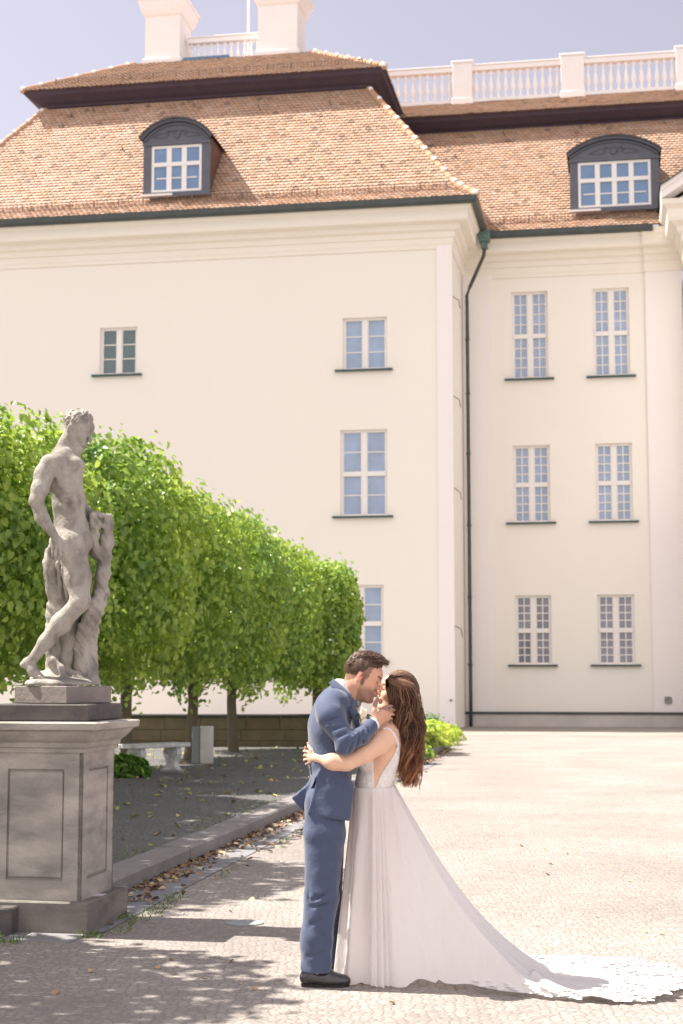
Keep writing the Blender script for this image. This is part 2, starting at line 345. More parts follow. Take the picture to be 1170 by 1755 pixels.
        for x0, x1 in ((a, mid), (mid, c)):
            for q0, q1 in zip(zz[:-1], zz[1:]): t1, t2, t3 = (gr.uniform(-.009, .009) for _ in range(3)); g.add([(x0, v + .055 + t1, q0), (x1, v + .055 - t1 + t2, q0), (x1, v + .055 + t3, q1), (x0, v + .055 - t2 + t3, q1)], [(0, 1, 2, 3)])
        g.build('pane', M[gl], o)
        s = MB(); s.box(a - .26, c + .2, v - .26, v - .002, d - .07, d - .005); s.build('sill', M['sill'], o)
    for w in PW: window(w, VP)
    for w in WW: window(w, 0)
    # ---------------- roofs
    tv = {'v': [], 'f': [], 'c': []}
    def tiles(B0, B1, T0, T1, w=.19, pitch=.168, dark=1.0, seed=1):
        r = random.Random(seed); B0, B1, T0, T1 = (np.array(p, float) for p in (B0, B1, T0, T1))
        ud = (B1 - B0) / np.linalg.norm(B1 - B0)
        h = (T0 - B0) - ud * np.dot(T0 - B0, ud); H_ = np.linalg.norm(h); sd = h / H_; nd = np.cross(ud, sd)
        lt = np.dot(T0 - B0, ud) / H_; rt = np.dot(T1 - B1, ud) / H_; L = np.linalg.norm(B1 - B0); rows = int(H_ / pitch)
        v, f, c = tv['v'], tv['f'], tv['c']
        for i in range(rows + 1):
            s0 = i * pitch; xl = lt * s0; xr = L + rt * s0; off = (w / 2 if i % 2 else 0); k0 = int((xl - off) // w); k1 = int((xr - off) // w) + 1
            rowt = r.uniform(.95, 1.05)
            for k in range(k0, k1):
                x0 = max(off + k * w + .006, xl - .05); x1 = min(off + (k + 1) * w - .006, xr + .05)
                if x1 - x0 < .05: continue
                s1 = min(s0 + pitch * 1.25, H_); j = r.uniform(-.006, .006); hh = .060 + r.uniform(-.006, .014); xm = (x0 + x1) / 2
                pts = [(x0, s1, .008), (x1, s1, .008), (x1, s0 + .035 + j, hh), (xm, s0 + j, hh), (x0, s0 + .035 + j, hh)]
                low = [(x1, s0 + .035 + j, hh - .045), (xm, s0 + j, hh - .045), (x0, s0 + .035 + j, hh - .045)]
                b0 = len(v)
                for (x, s_, n_) in pts + low: v.append(tuple(B0 + ud * x + sd * s_ + nd * n_))
                f.append((b0, b0 + 4, b0 + 3, b0 + 2, b0 + 1)); f.append((b0 + 2, b0 + 3, b0 + 6, b0 + 5)); f.append((b0 + 3, b0 + 4, b0 + 7, b0 + 6))
                t = r.gauss(1, .065) * rowt; g = r.random()
                cc = (t * 1.0, t * (1.0 + .14 * (g - .5)), t * (1 + .28 * (g - .5)))
                if r.random() < .03: cc = tuple(x * .6 for x in cc)
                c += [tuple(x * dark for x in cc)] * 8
    def flush(name, extra=None):
        o = mesh_obj(name, tv['v'], tv['f'], M['tile'], P, cols=tv['c']); tv['v'], tv['f'], tv['c'] = [], [], []; return o
    E0, EV, ER, EL = 17.98, VP - .86, UR + 1.0, UL - 1.0   # eave
    def ring(i, z): return [(EL + i, EV + i, z), (ER - i, EV + i, z)]
    pr = [(0, E0), (.8, E0 + .66), (4.45, 23.72)]
    DK = 11.0   # rear edge of the corner block's eaves
    for (i0, z0), (i1, z1) in zip(pr[:-1], pr[1:]):
        a, b_ = ring(i0, z0); c, d = ring(i1, z1); tiles(a, b_, c, d, seed=int(z0))
        # right hand slope
        tiles((ER - i0, EV + i0, z0), (ER - i0, DK - i0, z0), (ER - i1, EV + i1, z1), (ER - i1, DK - i1, z1), seed=7 + int(z0))
    # upper roof
    ui, uz, ti, tz = 3.68, 24.20, 7.1, 26.35
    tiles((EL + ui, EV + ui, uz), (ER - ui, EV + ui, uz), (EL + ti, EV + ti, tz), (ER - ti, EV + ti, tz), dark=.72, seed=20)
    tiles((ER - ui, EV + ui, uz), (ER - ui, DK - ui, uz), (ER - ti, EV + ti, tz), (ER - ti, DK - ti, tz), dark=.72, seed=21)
    rf = flush('pavilion_roof')
    b = MB()   # closed roof body under the tiles
    def R4(i, z): return [(EL + i, EV + i, z), (ER - i, EV + i, z), (ER - i, DK - i, z), (EL + i, DK - i, z)]
    lv = [R4(.02, E0 - .02), R4(.82, E0 + .63), R4(4.48, 23.70)]
    for k in range(len(lv) - 1):
        b.add(lv[k] + lv[k + 1], [(j, (j + 1) % 4, 4 + (j + 1) % 4, 4 + j) for j in range(4)])
    l2 = [R4(ui, uz - .02), R4(ti, tz - .02)]
    b.add(l2[0] + l2[1], [(j, (j + 1) % 4, 4 + (j + 1) % 4, 4 + j) for j in range(4)] + [(4, 5, 6, 7)])
    b.build('roof_underlay', mat('underlay', (.22, .11, .06), .9), rf)
    # dark moulded cornice under the upper roof
    cp = [(.0, 23.68), (.10, 23.71), (.14, 23.79), (.28, 23.85), (.46, 23.97), (.62, 24.04), (.68, 24.14), (.76, 24.18), (.0, 24.22)]
    i = 4.42
    b = MB(); b.sweep(cp, [((EL + i, DK - i), (-1, 1)), ((EL + i, EV + i), (-1, -1)), ((ER - i, EV + i), (1, -1)), ((ER - i, DK - i), (1, 1))]); b.build('eaves_moulding', M['darkwood'], P)
    # hips
    def hip(name, pts, r=.11, dots=True):
        b = MB(); pts = [np.array(p, float) for p in pts]
        for p, q in zip(pts[:-1], pts[1:]):
            L = np.linalg.norm(q - p); n = max(1, int(L / .38))
            for k in range(n):
                s_ = p + (q - p) * k / n; e_ = p + (q - p) * (k + 1.1) / n; b.col = (.50, .31, .20); b.tube([s_, e_], [r * 1.12, r * .9], 8)
                if dots and k % 2 == 0: b.col = (.9, .89, .86); b.tube([s_ + np.array([0, -.06, .06]), s_ + (e_ - s_) * .3 + np.array([0, -.06, .06])], r * .75, 6)
        b.build(name, M['ridge'], P, cols=True)
    hip('hip_ridge', [(ER, EV, E0 + .03), (ER - .8, EV + .8, E0 + .7), (ER - 4.45, EV + 4.45, 23.76)])
    hip('hip_ridge', [(EL, EV, E0 + .03), (EL + .8, EV + .8, E0 + .7), (EL + 4.45, EV + 4.45, 23.76)])
    hip('hip_ridge', [(ER - ui, EV + ui, uz + .02), (ER - ti, EV + ti, tz + .04)])
    hip('hip_ridge', [(EL + ui, EV + ui, uz + .02), (EL + ti, EV + ti, tz + .04)])
    # wing roof
    WE = [(0, 17.82), (.8, 18.48), (4.95, 23.46)]; ev = -.86; UX = 24
    for (i0, z0), (i1, z1) in zip(WE[:-1], WE[1:]):
        tiles((-9, ev + i0, z0), (UX * .3, ev + i0, z0), (-9, ev + i1, z1), (UX * .3, ev + i1, z1), seed=40 + int(z0))
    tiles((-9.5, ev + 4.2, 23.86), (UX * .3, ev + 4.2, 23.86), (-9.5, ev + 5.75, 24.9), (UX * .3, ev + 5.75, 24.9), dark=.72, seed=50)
    rf = flush('wing_roof')
    b = MB()
    for (a, z0), (c, z1) in ((WE[0], WE[1]), (WE[1], WE[2]), ((4.2, 23.84), (5.75, 24.88)), ((5.75, 24.88), (14, 24.88))):
        b.add([(-10, ev + a, z0 - .01), (UX, ev + a, z0 - .01), (UX, ev + c, z1 - .01), (-10, ev + c, z1 - .01)], [(0, 1, 2, 3)])
    b.build('roof_underlay', mat('underlay2', (.22, .11, .06), .9), rf)
    b = MB(); b.sweep([(o, z - .34) for o, z in cp], [((-9.5, ev + 4.95), (0, -1)), ((UX, ev + 4.95), (0, -1))]); b.build('eaves_moulding', M['darkwood'], P)
    # gutters
    def gutter(path, z, name='gutter'):
        b = MB(); b.sweep([(0, z - .02), (0, z - .17), (.03, z - .24), (.15, z - .24), (.20, z - .16), (.21, z), (.17, z), (.16, z - .12), (.02, z - .12)], path); return b.build(name, M['copper'], P)
    gutter([((UL - .8, 1), (-1, 0)), ((UL - .8, VP - .8), (-1, -1)), ((UR + .8, VP - .8), (1, -1)), ((UR + .8, -1.1), (1, 0))], E0 - .02)
    gutter([((UR + .95, -.8), (0, -1)), ((1.42, -.8), (0, -1))], E0 - .16)
    b = MB(); b.bbox(-4.76, -4.36, -1.42, -1.0, 17.36, 17.80, .03); b.bbox(-4.68, -4.44, -1.36, -1.06, 17.12, 17.36, .02); b.build('rain_hopper', M['verdigris'], P)
    b = MB(); b.tube([(-4.56, -1.2, 17.12), (-4.6, -1.1, 16.9), (-5.15, -.62, 15.9), (-5.28, -.5, 15.6), (-5.28, -.42, 15.2), (-5.28, -.3, 1.7), (-5.28, -.3, 0)], .065, 10)
    for z in (14, 12, 9.8, 7.2, 4.6, 2.2): b.tube([(-5.28, -.30 - .12 * (z / 15), z - .04), (-5.28, -.30 - .12 * (z / 15), z + .04)], .085, 10)
    b.build('downpipe', M['copper'], P, True)
    for z in (14.6, 11.1, 7.9, 3.2): b = MB(); b.tube([(-5.52, -3.4, z + .3), (-5.3, -3.3, z + .15), (-5.27, -3.2, z - .1)], .016, 5); b.build('wall_hook', M['iron'], P)
    # snow guards
    def guard(u0, u1, v, z, name='snow_guard'):
        b = MB(); 
        for dz in (.05, .30): b.tube([(u0, v, z + dz), (u1, v, z + dz)],   .014, 4)
        n = int((u1 - u0) / .13)
        for k in range(n + 1): b.tube([(u0 + (u1 - u0) * k / n, v, z + .05), (u0 + (u1 - u0) * k / n, v, z + .30)], .010, 3)
        for k in range(int((u1 - u0) / .9) + 1): b.box(u0 + .9 * k, u0 + .9 * k + .03, v + .0, v + .03, z - .12, z + .33)
        return b.build(name, M['guard'], P)
    guard(EL + .6, ER - .9, EV + .42, E0 + .36); guard(ER - 3.9 + 0, 1.2, ev + .42, 17.82 + .36)
    guard(EL + ui + 1.2, EL + ui + 4, EV + ui + .45, uz + .26); guard(EL + ui + 4.2, ER - ui - .9, EV + ui + .45, uz + .26)
    # roof hooks and eyelets
    r = random.Random(5)
    for u, s_ in [(-20.4, .9), (-17.9, .52), (-13.0, .86), (-11.4, .3), (-10.3, .86), (-19.6, .95), (-9.2, .55), (-15.6, .93), (-8.0, .2)]:
        v0 = EV + .8 + 3.6 * s_; z0 = E0 + .66 + 5.08 * s_; b = MB(); b.tube([(u, v0 - .02, z0), (u + .03, v0 - .16, z0 + .08), (u + .08, v0 - .15, z0 - .06), (u + .12, v0 - .08, z0 - .14)], .014, 5); b.build('roof_hook', M['iron'], P)
    for u, s_ in [(-4.2, .93), (-1.2, .96), (2, .96), (-2.2, .45), (-6, .7)]:
        v0 = ev + .8 + 4.1 * s_; z0 = 18.48 + 4.98 * s_; b = MB(); b.tube([(u, v0 - .02, z0), (u + .03, v0 - .16, z0 + .08), (u + .08, v0 - .15, z0 - .06), (u + .12, v0 - .08, z0 - .14)], .014, 5); b.build('roof_hook', M['iron'], P)
    # dormers
    def dormer(u0, u1, v, z0, zc, zt, cols_, back):
        mid = (u0 + u1) / 2; hw = (u1 - u0) / 2; n = 20; rise = zt - zc
        Rr = (hw ** 2 + rise ** 2) / (2 * rise)
        def arch(x, extra=0): return zc + sqrt(max((Rr + extra) ** 2 - (x - mid) ** 2, 0)) - (Rr - rise)
        us = [u0 + (u1 - u0) * k / n for k in range(n + 1)]
        wx0, wx1, wz0, wz1 = u0 + .30, u1 - .30, z0 + .06, zc - .28
        fr = MB()   # front face around the window
        fr.box(u0, wx0, v, v + .14, z0, wz1); fr.box(wx1, u1, v, v + .14, z0, wz1); fr.box(u0 - .02, u1 + .02, v - .02, v + .14, z0 - .1, wz0)
        vs = []; fs = []
        for k, x in enumerate(us): vs += [(x, v, wz1), (x, v, arch(x)), (x, v + .14, wz1), (x, v + .14, arch(x))]
        for k in range(n): a = 4 * k; fs += [(a, a + 4, a + 5, a + 1), (a + 1, a + 5, a + 7, a + 3), (a, a + 2, a + 6, a + 4)]
        fr.add(vs, fs)
        fr.box(u0 - .03, u1 + .03, v - .05, v + .0, wz1 + .02, wz1 + .1)
        # arch moulding
        for rr, pr_, th in ((-.12, .07, .05), (-.02, .16, .09), (.06, .22, .06)):
            vs = []; fs = []
            for k in range(n + 1):
                x = u0 - .03 + (u1 - u0 + .06) * k / n; a0 = (x - mid) / (Rr + rr); zc0 = zc - (Rr - rise)
                for e_ in (0, th):
                    q = Rr + rr + e_; an = math.asin(max(-1, min(1, (x - mid) / Rr))); xx = mid + q * sin(an); zz = zc0 + q * cos(an)
                    vs += [(xx, v - pr_, zz), (xx, v + .02, zz)]
            for k in range(n): a = 4 * k; fs += [(a, a + 4, a + 6, a + 2), (a, a + 1, a + 5, a + 4), (a + 2, a + 6, a + 7, a + 3)]
            fs += [(0, 2, 3, 1), (4 * n, 4 * n + 1, 4 * n + 3, 4 * n + 2)]
            fr.add(vs, fs)
        # relief in the tympanum: a ring with two scrolls
        zc1 = wz1 + .10 + (zt - wz1 - .1) * .42; t = [2 * pi * k / 16 for k in range(17)]
        fr.tube([(mid + .13 * cos(a), v - .02, zc1 + .14 * sin(a)) for a in t], .03, 6, False)
        for sg in (-1, 1):
            fr.tube([(mid + sg * .18, v - .02, zc1 + .1), (mid + sg * .3, v - .03, zc1 + .12), (mid + sg * .36, v - .02, zc1 + .02), (mid + sg * .28, v - .02, zc1 - .06)], .028, 6)
            fr.tube([(mid + sg * .38, v - .01, zc1 + .06), (mid + sg * .62, v - .02, zc1 + .03), (mid + sg * .9, v - .01, zc1 - .1), (mid + sg * .36, v - .01, zc1 - .12)], .022, 6)
        D = fr.build('dormer', M['slate'], P)
        for x, s_ in ((u0 + .004, -1), (u1 - .004, 1)):
            ck = MB(); ck.add([(x, v + .1, z0), (x, v + .1, arch(x) + .02), (x, back, arch(x) + .02), (x - s_ * .06, v + .1, z0), (x - s_ * .06, v + .1, arch(x)), (x - s_ * .06, back, arch(x))], [(0, 2, 1), (3, 4, 5), (0, 3, 5, 2), (1, 2, 5, 4)]); ck.build('dormer_cheek', M['cheek'], D)
        rv = MB(); vs = []; fs = []
        for k in range(n + 1):
            x = u0 - .03 + (u1 - u0 + .06) * k / n; an = math.asin(max(-1, min(1, (x - mid) / (Rr)))); q = Rr + .11; xx = mid + q * sin(an); zz = zc - (Rr - rise) + q * cos(an)
            vs += [(xx, v - .24, zz), (xx, back + .9, zz), (xx, v - .24, zz - .05), (xx, back + .9, zz - .05)]
        for k in range(n): a = 4 * k; fs += [(a, a + 1, a + 5, a + 4), (a + 2, a + 6, a + 7, a + 3), (a, a + 4, a + 6, a + 2)]
        fs += [(0, 2, 3, 1), (4 * n, 4 * n + 1, 4 * n + 3, 4 * n + 2)]
        rv.add(vs, fs); rv.build('dormer_roof', mat('dormer_slates', (.07, .062, .07), .7, (12, .7, (.13, .10, .09)), [(14, .02)]), D)
        # window
        wf = MB(); y = v + .02; a, c, d, e = wx0, wx1, wz0, wz1; F_ = .09
        wf.box(a, a + F_, y, y + .1, d, e); wf.box(c - F_, c, y, y + .1, d, e); wf.box(a + F_, c - F_, y, y + .1, d, d + F_); wf.box(a + F_, c - F_, y, y + .1, e - F_, e)
        zt_ = d + (e - d) * .60; wf.box(a + F_, c - F_, y - .01, y + .09, zt_ - .07, zt_ + .07)
        for k in range(1, cols_):
            x = a + F_ + (c - a - 2 * F_) * k / cols_
            wf.box(x - .09, x + .09, y + .002, y + .08, d + F_, zt_ - .07); wf.box(x - .09, x + .09, y + .002, y + .08, zt_ + .07, e - F_)
        zz = d + F_ + (zt_ - .07 - d - F_) * .5
        for k in range(cols_):
            x0 = a + F_ + (c - a - 2 * F_) * k / cols_ + .09; x1 = x0 + (c - a - 2 * F_) / cols_ - .18
            wf.box(x0, x1, y + .03, y + .07, zz - .02, zz + .02)
        wf.build('window_frame', M['white_paint'], D)
        g = MB(); g.add([(a, y + .06, d), (c, y + .06, d), (c, y + .06, e), (a, y + .06, e)], [(0, 1, 2, 3)]); g.build('pane', M['glass_dorm'], D)
        s = MB(); s.box(u0 - .08, u0 + 1.1, v - .12, v - .03, z0 - .09, z0 - .02); s.build('lead_flashing', M['stone_white'], D)
    dormer(-16.42, -13.98, -4.32, 18.80, 20.84, 21.42, 3, -2.45)
    dormer(-1.50, 1.70, -.30, 18.66, 20.70, 21.24, 4, 1.3)
    # chimneys
    def chimney(u0, u1, v0, v1, z0, z1):
        path = lambda o=0: [((u0, v0), (-1, -1)), ((u1, v0), (1, -1)), ((u1, v1), (1, 1)), ((u0, v1), (-1, 1))]
        b = MB(); b.sweep([(.10, z0), (.10, z0 + .55), (.0, z0 + .62), (0, z1 - .75), (.08, z1 - .68), (.16, z1 - .5), (.24, z1 - .2), (.24, z1 - .12), (.30, z1 - .10), (.30, z1), (-.2, z1 + .02), (-.2, z1 + .3), (-.9, z1 + .3)], path(), True)
        return b.build('chimney', M['stone_white'], P)
    chimney(-18.55, -17.1, 2.5, 4.2, 26.1, 29.2); chimney(-13.85, -12.25, 2.5, 4.2, 26.1, 29.3)
    b = MB(); b.bbox(-12.9, -11.4, 5.2, 6.2, 25.2, 27.1, .02); b.bbox(-13.0, -11.3, 5.1, 6.3, 27.1, 27.28, .03); b.build('parapet_pier', M['stone_white'], P)
    # balustrades
    prof_b = [(.085, 0), (.085, .1), (.05, .13), (.055, .2), (.10, .34), (.105, .42), (.075, .58), (.045, .75), (.045, .82), (.065, .86), (.085, .9), (.085, 1.0)]
    bal0 = [None]
    def bal_run(u0, u1, v, z0, h, step, name='balustrade', piers=()):
        b = MB(); edges = [u0] + [x for p in piers for x in p] + [u1]
        b.bbox(u0, u1, v - .15, v + .15, z0, z0 + .18, .01); b.bbox(u0, u1, v - .16, v + .16, z0 + h - .26, z0 + h - .06, .01); b.bbox(u0, u1, v - .20, v + .20, z0 + h - .057, z0 + h, .015)
        for p0, p1 in piers:
            b.bbox(p0, p1, v - .24, v + .24, z0 - .1, z0 + h + .06, .015); b.bbox(p0 - .05, p1 + .05, v - .29, v + .29, z0 + h + .06, z0 + h + .16, .02); b.bbox(p0 - .04, p1 + .04, v - .28, v + .28, z0 - .12, z0 + .22, .02)
        o = b.build(name, M['stone_white'], P)
        hb = h - .44
        for i in range(0, len(edges), 2):
            a, c = edges[i], edges[i + 1]; n = max(1, int((c - a) / step))
            for k in range(n):
                x = a + (c - a) * (k + .5) / n
                if bal0[0] is None:
                    q = MB(); q.lathe((0, 0, 0), [(r_, z_) for r_, z_ in prof_b], 10); bb = q.build('baluster', M['stone_white'], o, True); bal0[0] = bb
                else:
                    bb = bal0[0].copy(); COL.objects.link(bb); bb.parent = o
                bb.location = (x, v, z0 + .18); bb.scale = (1, 1, hb)
    bal_run(-16.98, -13.95, 3.4, 26.35, 1.45, .275)
    bal_run(-9.6, 6.5, 4.98, 24.86, 1.62, .285, piers=((-6.28, -5.48), (-1.92, -1.0), (2.6, 3.4)))
    b = MB(); b.box(-16.9, -15.0, 2.3, 3.3, 26.36, 26.56); b.build('skylight', mat('skylight', (.08, .16, .28), .25, spec=.8), P)
    b = MB(); b.tube([(-14.75, 4.6, 26.3), (-14.75, 4.6, 36)], [.055, .045], 8); b.build('flagpole', M['stone_white'], P)
    # projecting middle block with its pediment, cut by the frame
    v0 = -2.4; ul = 2.55
    b = MB(); b.box(ul, 22, v0, 6, -.3, 16.5); b.build('middle_block', M['white_render'], P)
    cr = [(0, 16.1), (.06, 16.12), (.08, 16.3), (.14, 16.4), (.14, 16.62), (.22, 16.7), (.24, 16.9), (.36, 17.0), (.40, 17.16), (.66, 17.3), (.70, 17.42), (.70, 17.7), (.86, 17.84), (.9, 18.0), (0, 18.05)]
    b = MB(); b.sweep(cr, [((ul, 0), (-1, 0)), ((ul, v0), (-1, -1)), ((22, v0), (1, -1))]); b.build('middle_cornice', M['trim'], P)
    b = MB(); w = 9.5; tn = tan(radians(33))
    x0, xm, z0 = ul - .9, ul - .9 + 10.6, 18.02; hh = 10.6 * tn
    b.add([(x0 + .3, v0 - .1, z0), (xm * 2 - x0 - .3, v0 - .1, z0), (xm, v0 - .1, z0 + hh - .2), (x0 + .3, 6, z0), (xm * 2 - x0, 6, z0), (xm, 6, z0 + hh - .2)], [(0, 1, 2), (0, 2, 5, 3), (1, 4, 5, 2)])
    for k, (o0, o1, t0, t1) in enumerate(((.9, .0, .22, .5), (.98, .0, .5, .62))):
        b.add([(x0, v0 - o0, z0 + t0 - .24), (xm, v0 - o0, z0 + hh + t0 - .24), (xm, v0 - o0, z0 + hh + t1 - .2), (x0, v0 - o0, z0 + t1 - .2),
               (x0, v0 - o1, z0 + t0 - .24), (xm, v0 - o1, z0 + hh + t0 - .24), (xm, v0 - o1, z0 + hh + t1 - .2), (x0, v0 - o1, z0 + t1 - .2)], [(0, 1, 2, 3), (0, 4, 5, 1), (3, 2, 6, 7), (0, 3, 7, 4)])
    b.build('pediment', M['white_render'], P)
    b = MB(); b.add([(x0 - .06, v0 - 1.04, z0 + .43), (xm, v0 - 1.04, z0 + hh + .43), (xm, 1.2, z0 + hh + .43), (x0 - .06, 1.2, z0 + .43), (x0 - .06, v0 - 1.04, z0 + .37), (xm, v0 - 1.04, z0 + hh + .37)], [(0, 1, 2, 3), (0, 4, 5, 1)]); b.build('pediment_flashing', M['copper'], P)
    # fittings on the pilaster
    vm = mat('vent', (.33, .3, .28), .6)
    for u in (1.62, 2.28): b = MB(); b.tube([(u + .11 * cos(a), -.14, .95 + .11 * sin(a)) for a in [2 * pi * k / 14 for k in range(15)]], .03, 6, False); b.box(u - .12, u + .12, -.12, -.09, .83, 1.07); b.build('wall_vent', vm, P)
    b = MB(); b.bbox(-5.62, -5.56, -4.14, -4.06, .95, 1.01, .01); b.build('wall_bracket', M['iron'], P)
    return P
PAL = palace()
# ------------------------------------------------ trees: a pleached row of limes along the terrace
def lump(d, seed):
    r = np.random.default_rng(seed); v = np.zeros(len(d))
    for k in range(9):
        w = r.normal(size=3) * (2.2 + k * .7); v += np.sin(d @ w + r.uniform(0, 6)) / (1.6 + .5 * k)
    return v / 2.2
M['leaf'] = mat('lime_leaf', (.27, .43, .09), .33, None, None, .5, tint=True, trans=.45)
M['bark'] = mat('lime_bark', (.15, .125, .085), .9, (4, .6, (.085, .075, .05), (1, 1, .3)), [(12, .03, (1, 1, .25)), (60, .005)], .2)
def leaf_mesh(name, C, N, T, size, parent, m, tint, aspect=.85):
    """C centres, N facing, T downward direction of the blade: heart shaped folded leaves"""
    n = len(C); N = N / np.linalg.norm(N, axis=1)[:, None]; T = T - N * np.sum(T * N, 1)[:, None]; T /= np.linalg.norm(T, axis=1)[:, None]; B = np.cross(T, N)
    s = size[:, None]; f = .18
    P = [C - T * s * .5, C - T * s * .28 + B * s * .46 * aspect + N * s * f, C + T * s * .22 + B * s * .36 * aspect + N * s * f * .7, C + T * s * .55 - N * s * .08,
         C + T * s * .22 - B * s * .36 * aspect + N * s * f * .7, C - T * s * .28 - B * s * .46 * aspect + N * s * f]
    V_ = np.stack(P, 1).reshape(-1, 3); b = (np.arange(n) * 6)[:, None]
    Fc = np.concatenate([b + np.array([[0, 1, 2, 3]]), b + np.array([[0, 3, 4, 5]])], 0)
    o = mesh_obj(name, V_, Fc, m, parent, cols=np.repeat(tint, 6, axis=0)); return o
def crown(parent, name, half, z0, n, seed, lsz=.115, sq=3.0):
    r = np.random.default_rng(seed); d = r.normal(size=(n, 3)); d /= np.linalg.norm(d, axis=1)[:, None]
    h = np.array(half); k = (np.abs(d / h) ** sq).sum(1) ** (-1 / sq)      # superellipsoid radius
    lp = lump(d * 2.0, seed + 1); lp2 = lump(d * 6.0, seed + 2)
    rr = k * (1 + .12 * lp + .10 * lp2 + .07 * lump(d * 13.0, seed + 3)) * (1 - .34 * r.random(n) ** 2.2)
    C = d * rr[:, None]
    # hanging shoots at the lower edge
    low = (d[:, 2] < -.25) & (r.random(n) < .5); C[low, 2] -= r.random(low.sum()) ** 2 * .45 * (1 + np.sin(C[low, 0] * 5 + seed) * .6)
    up = (d[:, 2] > .5) & (r.random(n) < .2); C[up, 2] += r.random(up.sum()) ** 3 * .35
    C[:, 2] += z0
    Nn = d * 1.0 + r.normal(size=(n, 3)) * .65; Nn[:, 2] += .5
    T = np.c_[r.normal(size=(n, 2)) * .5, -np.ones(n)] + d * .3
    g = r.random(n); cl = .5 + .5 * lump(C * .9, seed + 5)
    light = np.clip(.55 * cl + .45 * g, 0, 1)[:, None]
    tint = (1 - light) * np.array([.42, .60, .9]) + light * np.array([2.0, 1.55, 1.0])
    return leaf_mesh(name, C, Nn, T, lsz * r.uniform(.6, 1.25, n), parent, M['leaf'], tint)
LIMES = [  # x, y, half extents (x, y, z), crown centre z, leaves, label
    (-.62, 36.4, (1.0, 1.6, 1.36), 2.95, 9000, 'lime tree at the far right end of the row, its trunk hidden behind the couple'),
    (-2.30, 34.0, (1.8, 1.9, 1.42), 3.20, 9500, 'lime tree whose slim trunk stands alone between litter bin and couple'),
    (-2.93, 30.6, (1.8, 1.8, 1.52), 3.30, 11000, 'lime tree with its trunk right behind the right end of the stone bench'),
    (-3.68, 27.4, (1.85, 1.8, 1.50), 3.46, 12000, 'lime tree with its trunk between the pedestal cornice and the bench'),
    (-4.15, 23.9, (1.75, 2.0, 1.66), 3.54, 13000, 'lime tree whose crown fills the space just right of the statue head'),
    (-5.25, 20.2, (1.8, 2.0, 1.6), 3.40, 14000, 'lime tree with its crown behind the statue at the left frame edge'),
    (-6.9, 17.6, (2.3, 2.0, 2.6), 5.0, 9000, 'lime tree outside the left frame edge, shading the terrace'),
    (-6.75, 14.2, (2.3, 1.9, 2.6), 5.5, 9000, 'lime tree left of the pedestal, just outside the picture'),
    (-5.5, 9.2, (1.9, 1.7, 1.7), 4.3, 5000, 'nearest lime tree, casting dappled shade on the lower left setts')]
def trees():
    for i, (x, y, h, zc, n, lab) in enumerate(LIMES):
        t = empty('lime_tree', (x, y, 0), .15 * i); tag(t, lab, 'tree', 'clipped lime trees along the terrace')
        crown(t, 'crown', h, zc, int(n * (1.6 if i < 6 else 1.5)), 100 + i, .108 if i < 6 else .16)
        r = random.Random(i); b = MB()
        zt = zc - h[2] + .5; k = r.uniform(-.04, .04)
        b.tube([(0, 0, -.05), (0, 0, .12), (k, 0, .4), (k * 2, 0, 1.2), (k, .02, zt), (0, 0, zc + .6)], [.17, .125, .11, .10, .095, .05], 12)
        for j in range(8):
            a = j * pi / 4 + r.uniform(-.3, .3); z = zt + r.uniform(.1, 1.6); L = r.uniform(.8, 1.3)
            b.tube([(0, 0, z), (cos(a) * L * .5, sin(a) * L * .5, z + .12), (cos(a) * L, sin(a) * L, z + .35)], [.05, .035, .012], 6)
        b.build('trunk', M['bark'], t, True)
trees()
def shrub(name, lab, x, y, z, R, H, n, seed, lsz, tintc=(1, 1, 1), upright=False, group=None, cat='shrub'):
    r = np.random.default_rng(seed); t = empty(name, (x, y, z)); tag(t, lab, cat, group)
    d = r.normal(size=(n, 3)); d[:, 2] = np.abs(d[:, 2]); d /= np.linalg.norm(d, axis=1)[:, None]
    rr = (.55 + .45 * r.random(n) ** .5) * (1 + .2 * lump(d * 3, seed))
    C = d * rr[:, None] * np.array([R[0], R[1], H]); C[:, 2] = np.maximum(C[:, 2], .02)
    Nn = d + r.normal(size=(n, 3)) * .5 + np.array([0, 0, .6]); T = d * 1.0 + np.array([0, 0, (.9 if upright else -.5)]) + r.normal(size=(n, 3)) * .3
    g = r.random(n)[:, None]; tint = ((1 - g) * np.array([.7, .8, .8]) + g * np.array([1.7, 1.4, 1.2])) * np.array(tintc)
    leaf_mesh('foliage', C, Nn, T, lsz * r.uniform(.6, 1.3, n), t, M['leaf'], tint, .4 if upright else .85)
    b = MB(); q = random.Random(seed)
    for k in range(7):
        a = q.uniform(0, 6.28); b.tube([(0, 0, -.02), (cos(a) * R[0] * .3, sin(a) * R[1] * .3, H * .5), (cos(a) * R[0] * .6, sin(a) * R[1] * .6, H * .8)], [.015, .01, .004], 5)
    b.build('stem', M['bark'], t)
sh = [(1.55, 36.5, 1.0, .40, 1.0, 'leafy perennial clump nearest the kerb, half hidden by the bride hair'), (2.05, 38.2, 1.0, .44, 1.3, 'bright green leafy clump in the middle of the border by the palace corner'), (2.35, 41.0, 1.0, .42, 1.5, 'bright green clump with pale blossoms towards the palace corner'), (2.75, 44.0, .85, .38, 1.4, 'rightmost bright green clump ending at the path by the palace corner')]
for i, (x, y, R, H, b_, lab) in enumerate(sh): shrub('flowering_shrub', lab, x - .3, y, .12, (R, R * 1.5), H, 900, 300 + i, .16, (b_ * 1.15, b_ * .95, b_ * .8), group='green clumps in the border by the palace corner')
shrub('flowering_shrub', 'small low green plant spilling over the kerb beside the bride hair ends', 1.42, 31.5, .13, (.42, .6), .30, 420, 309, .11, (.9, .9, .9), group='green clumps in the border by the palace corner')
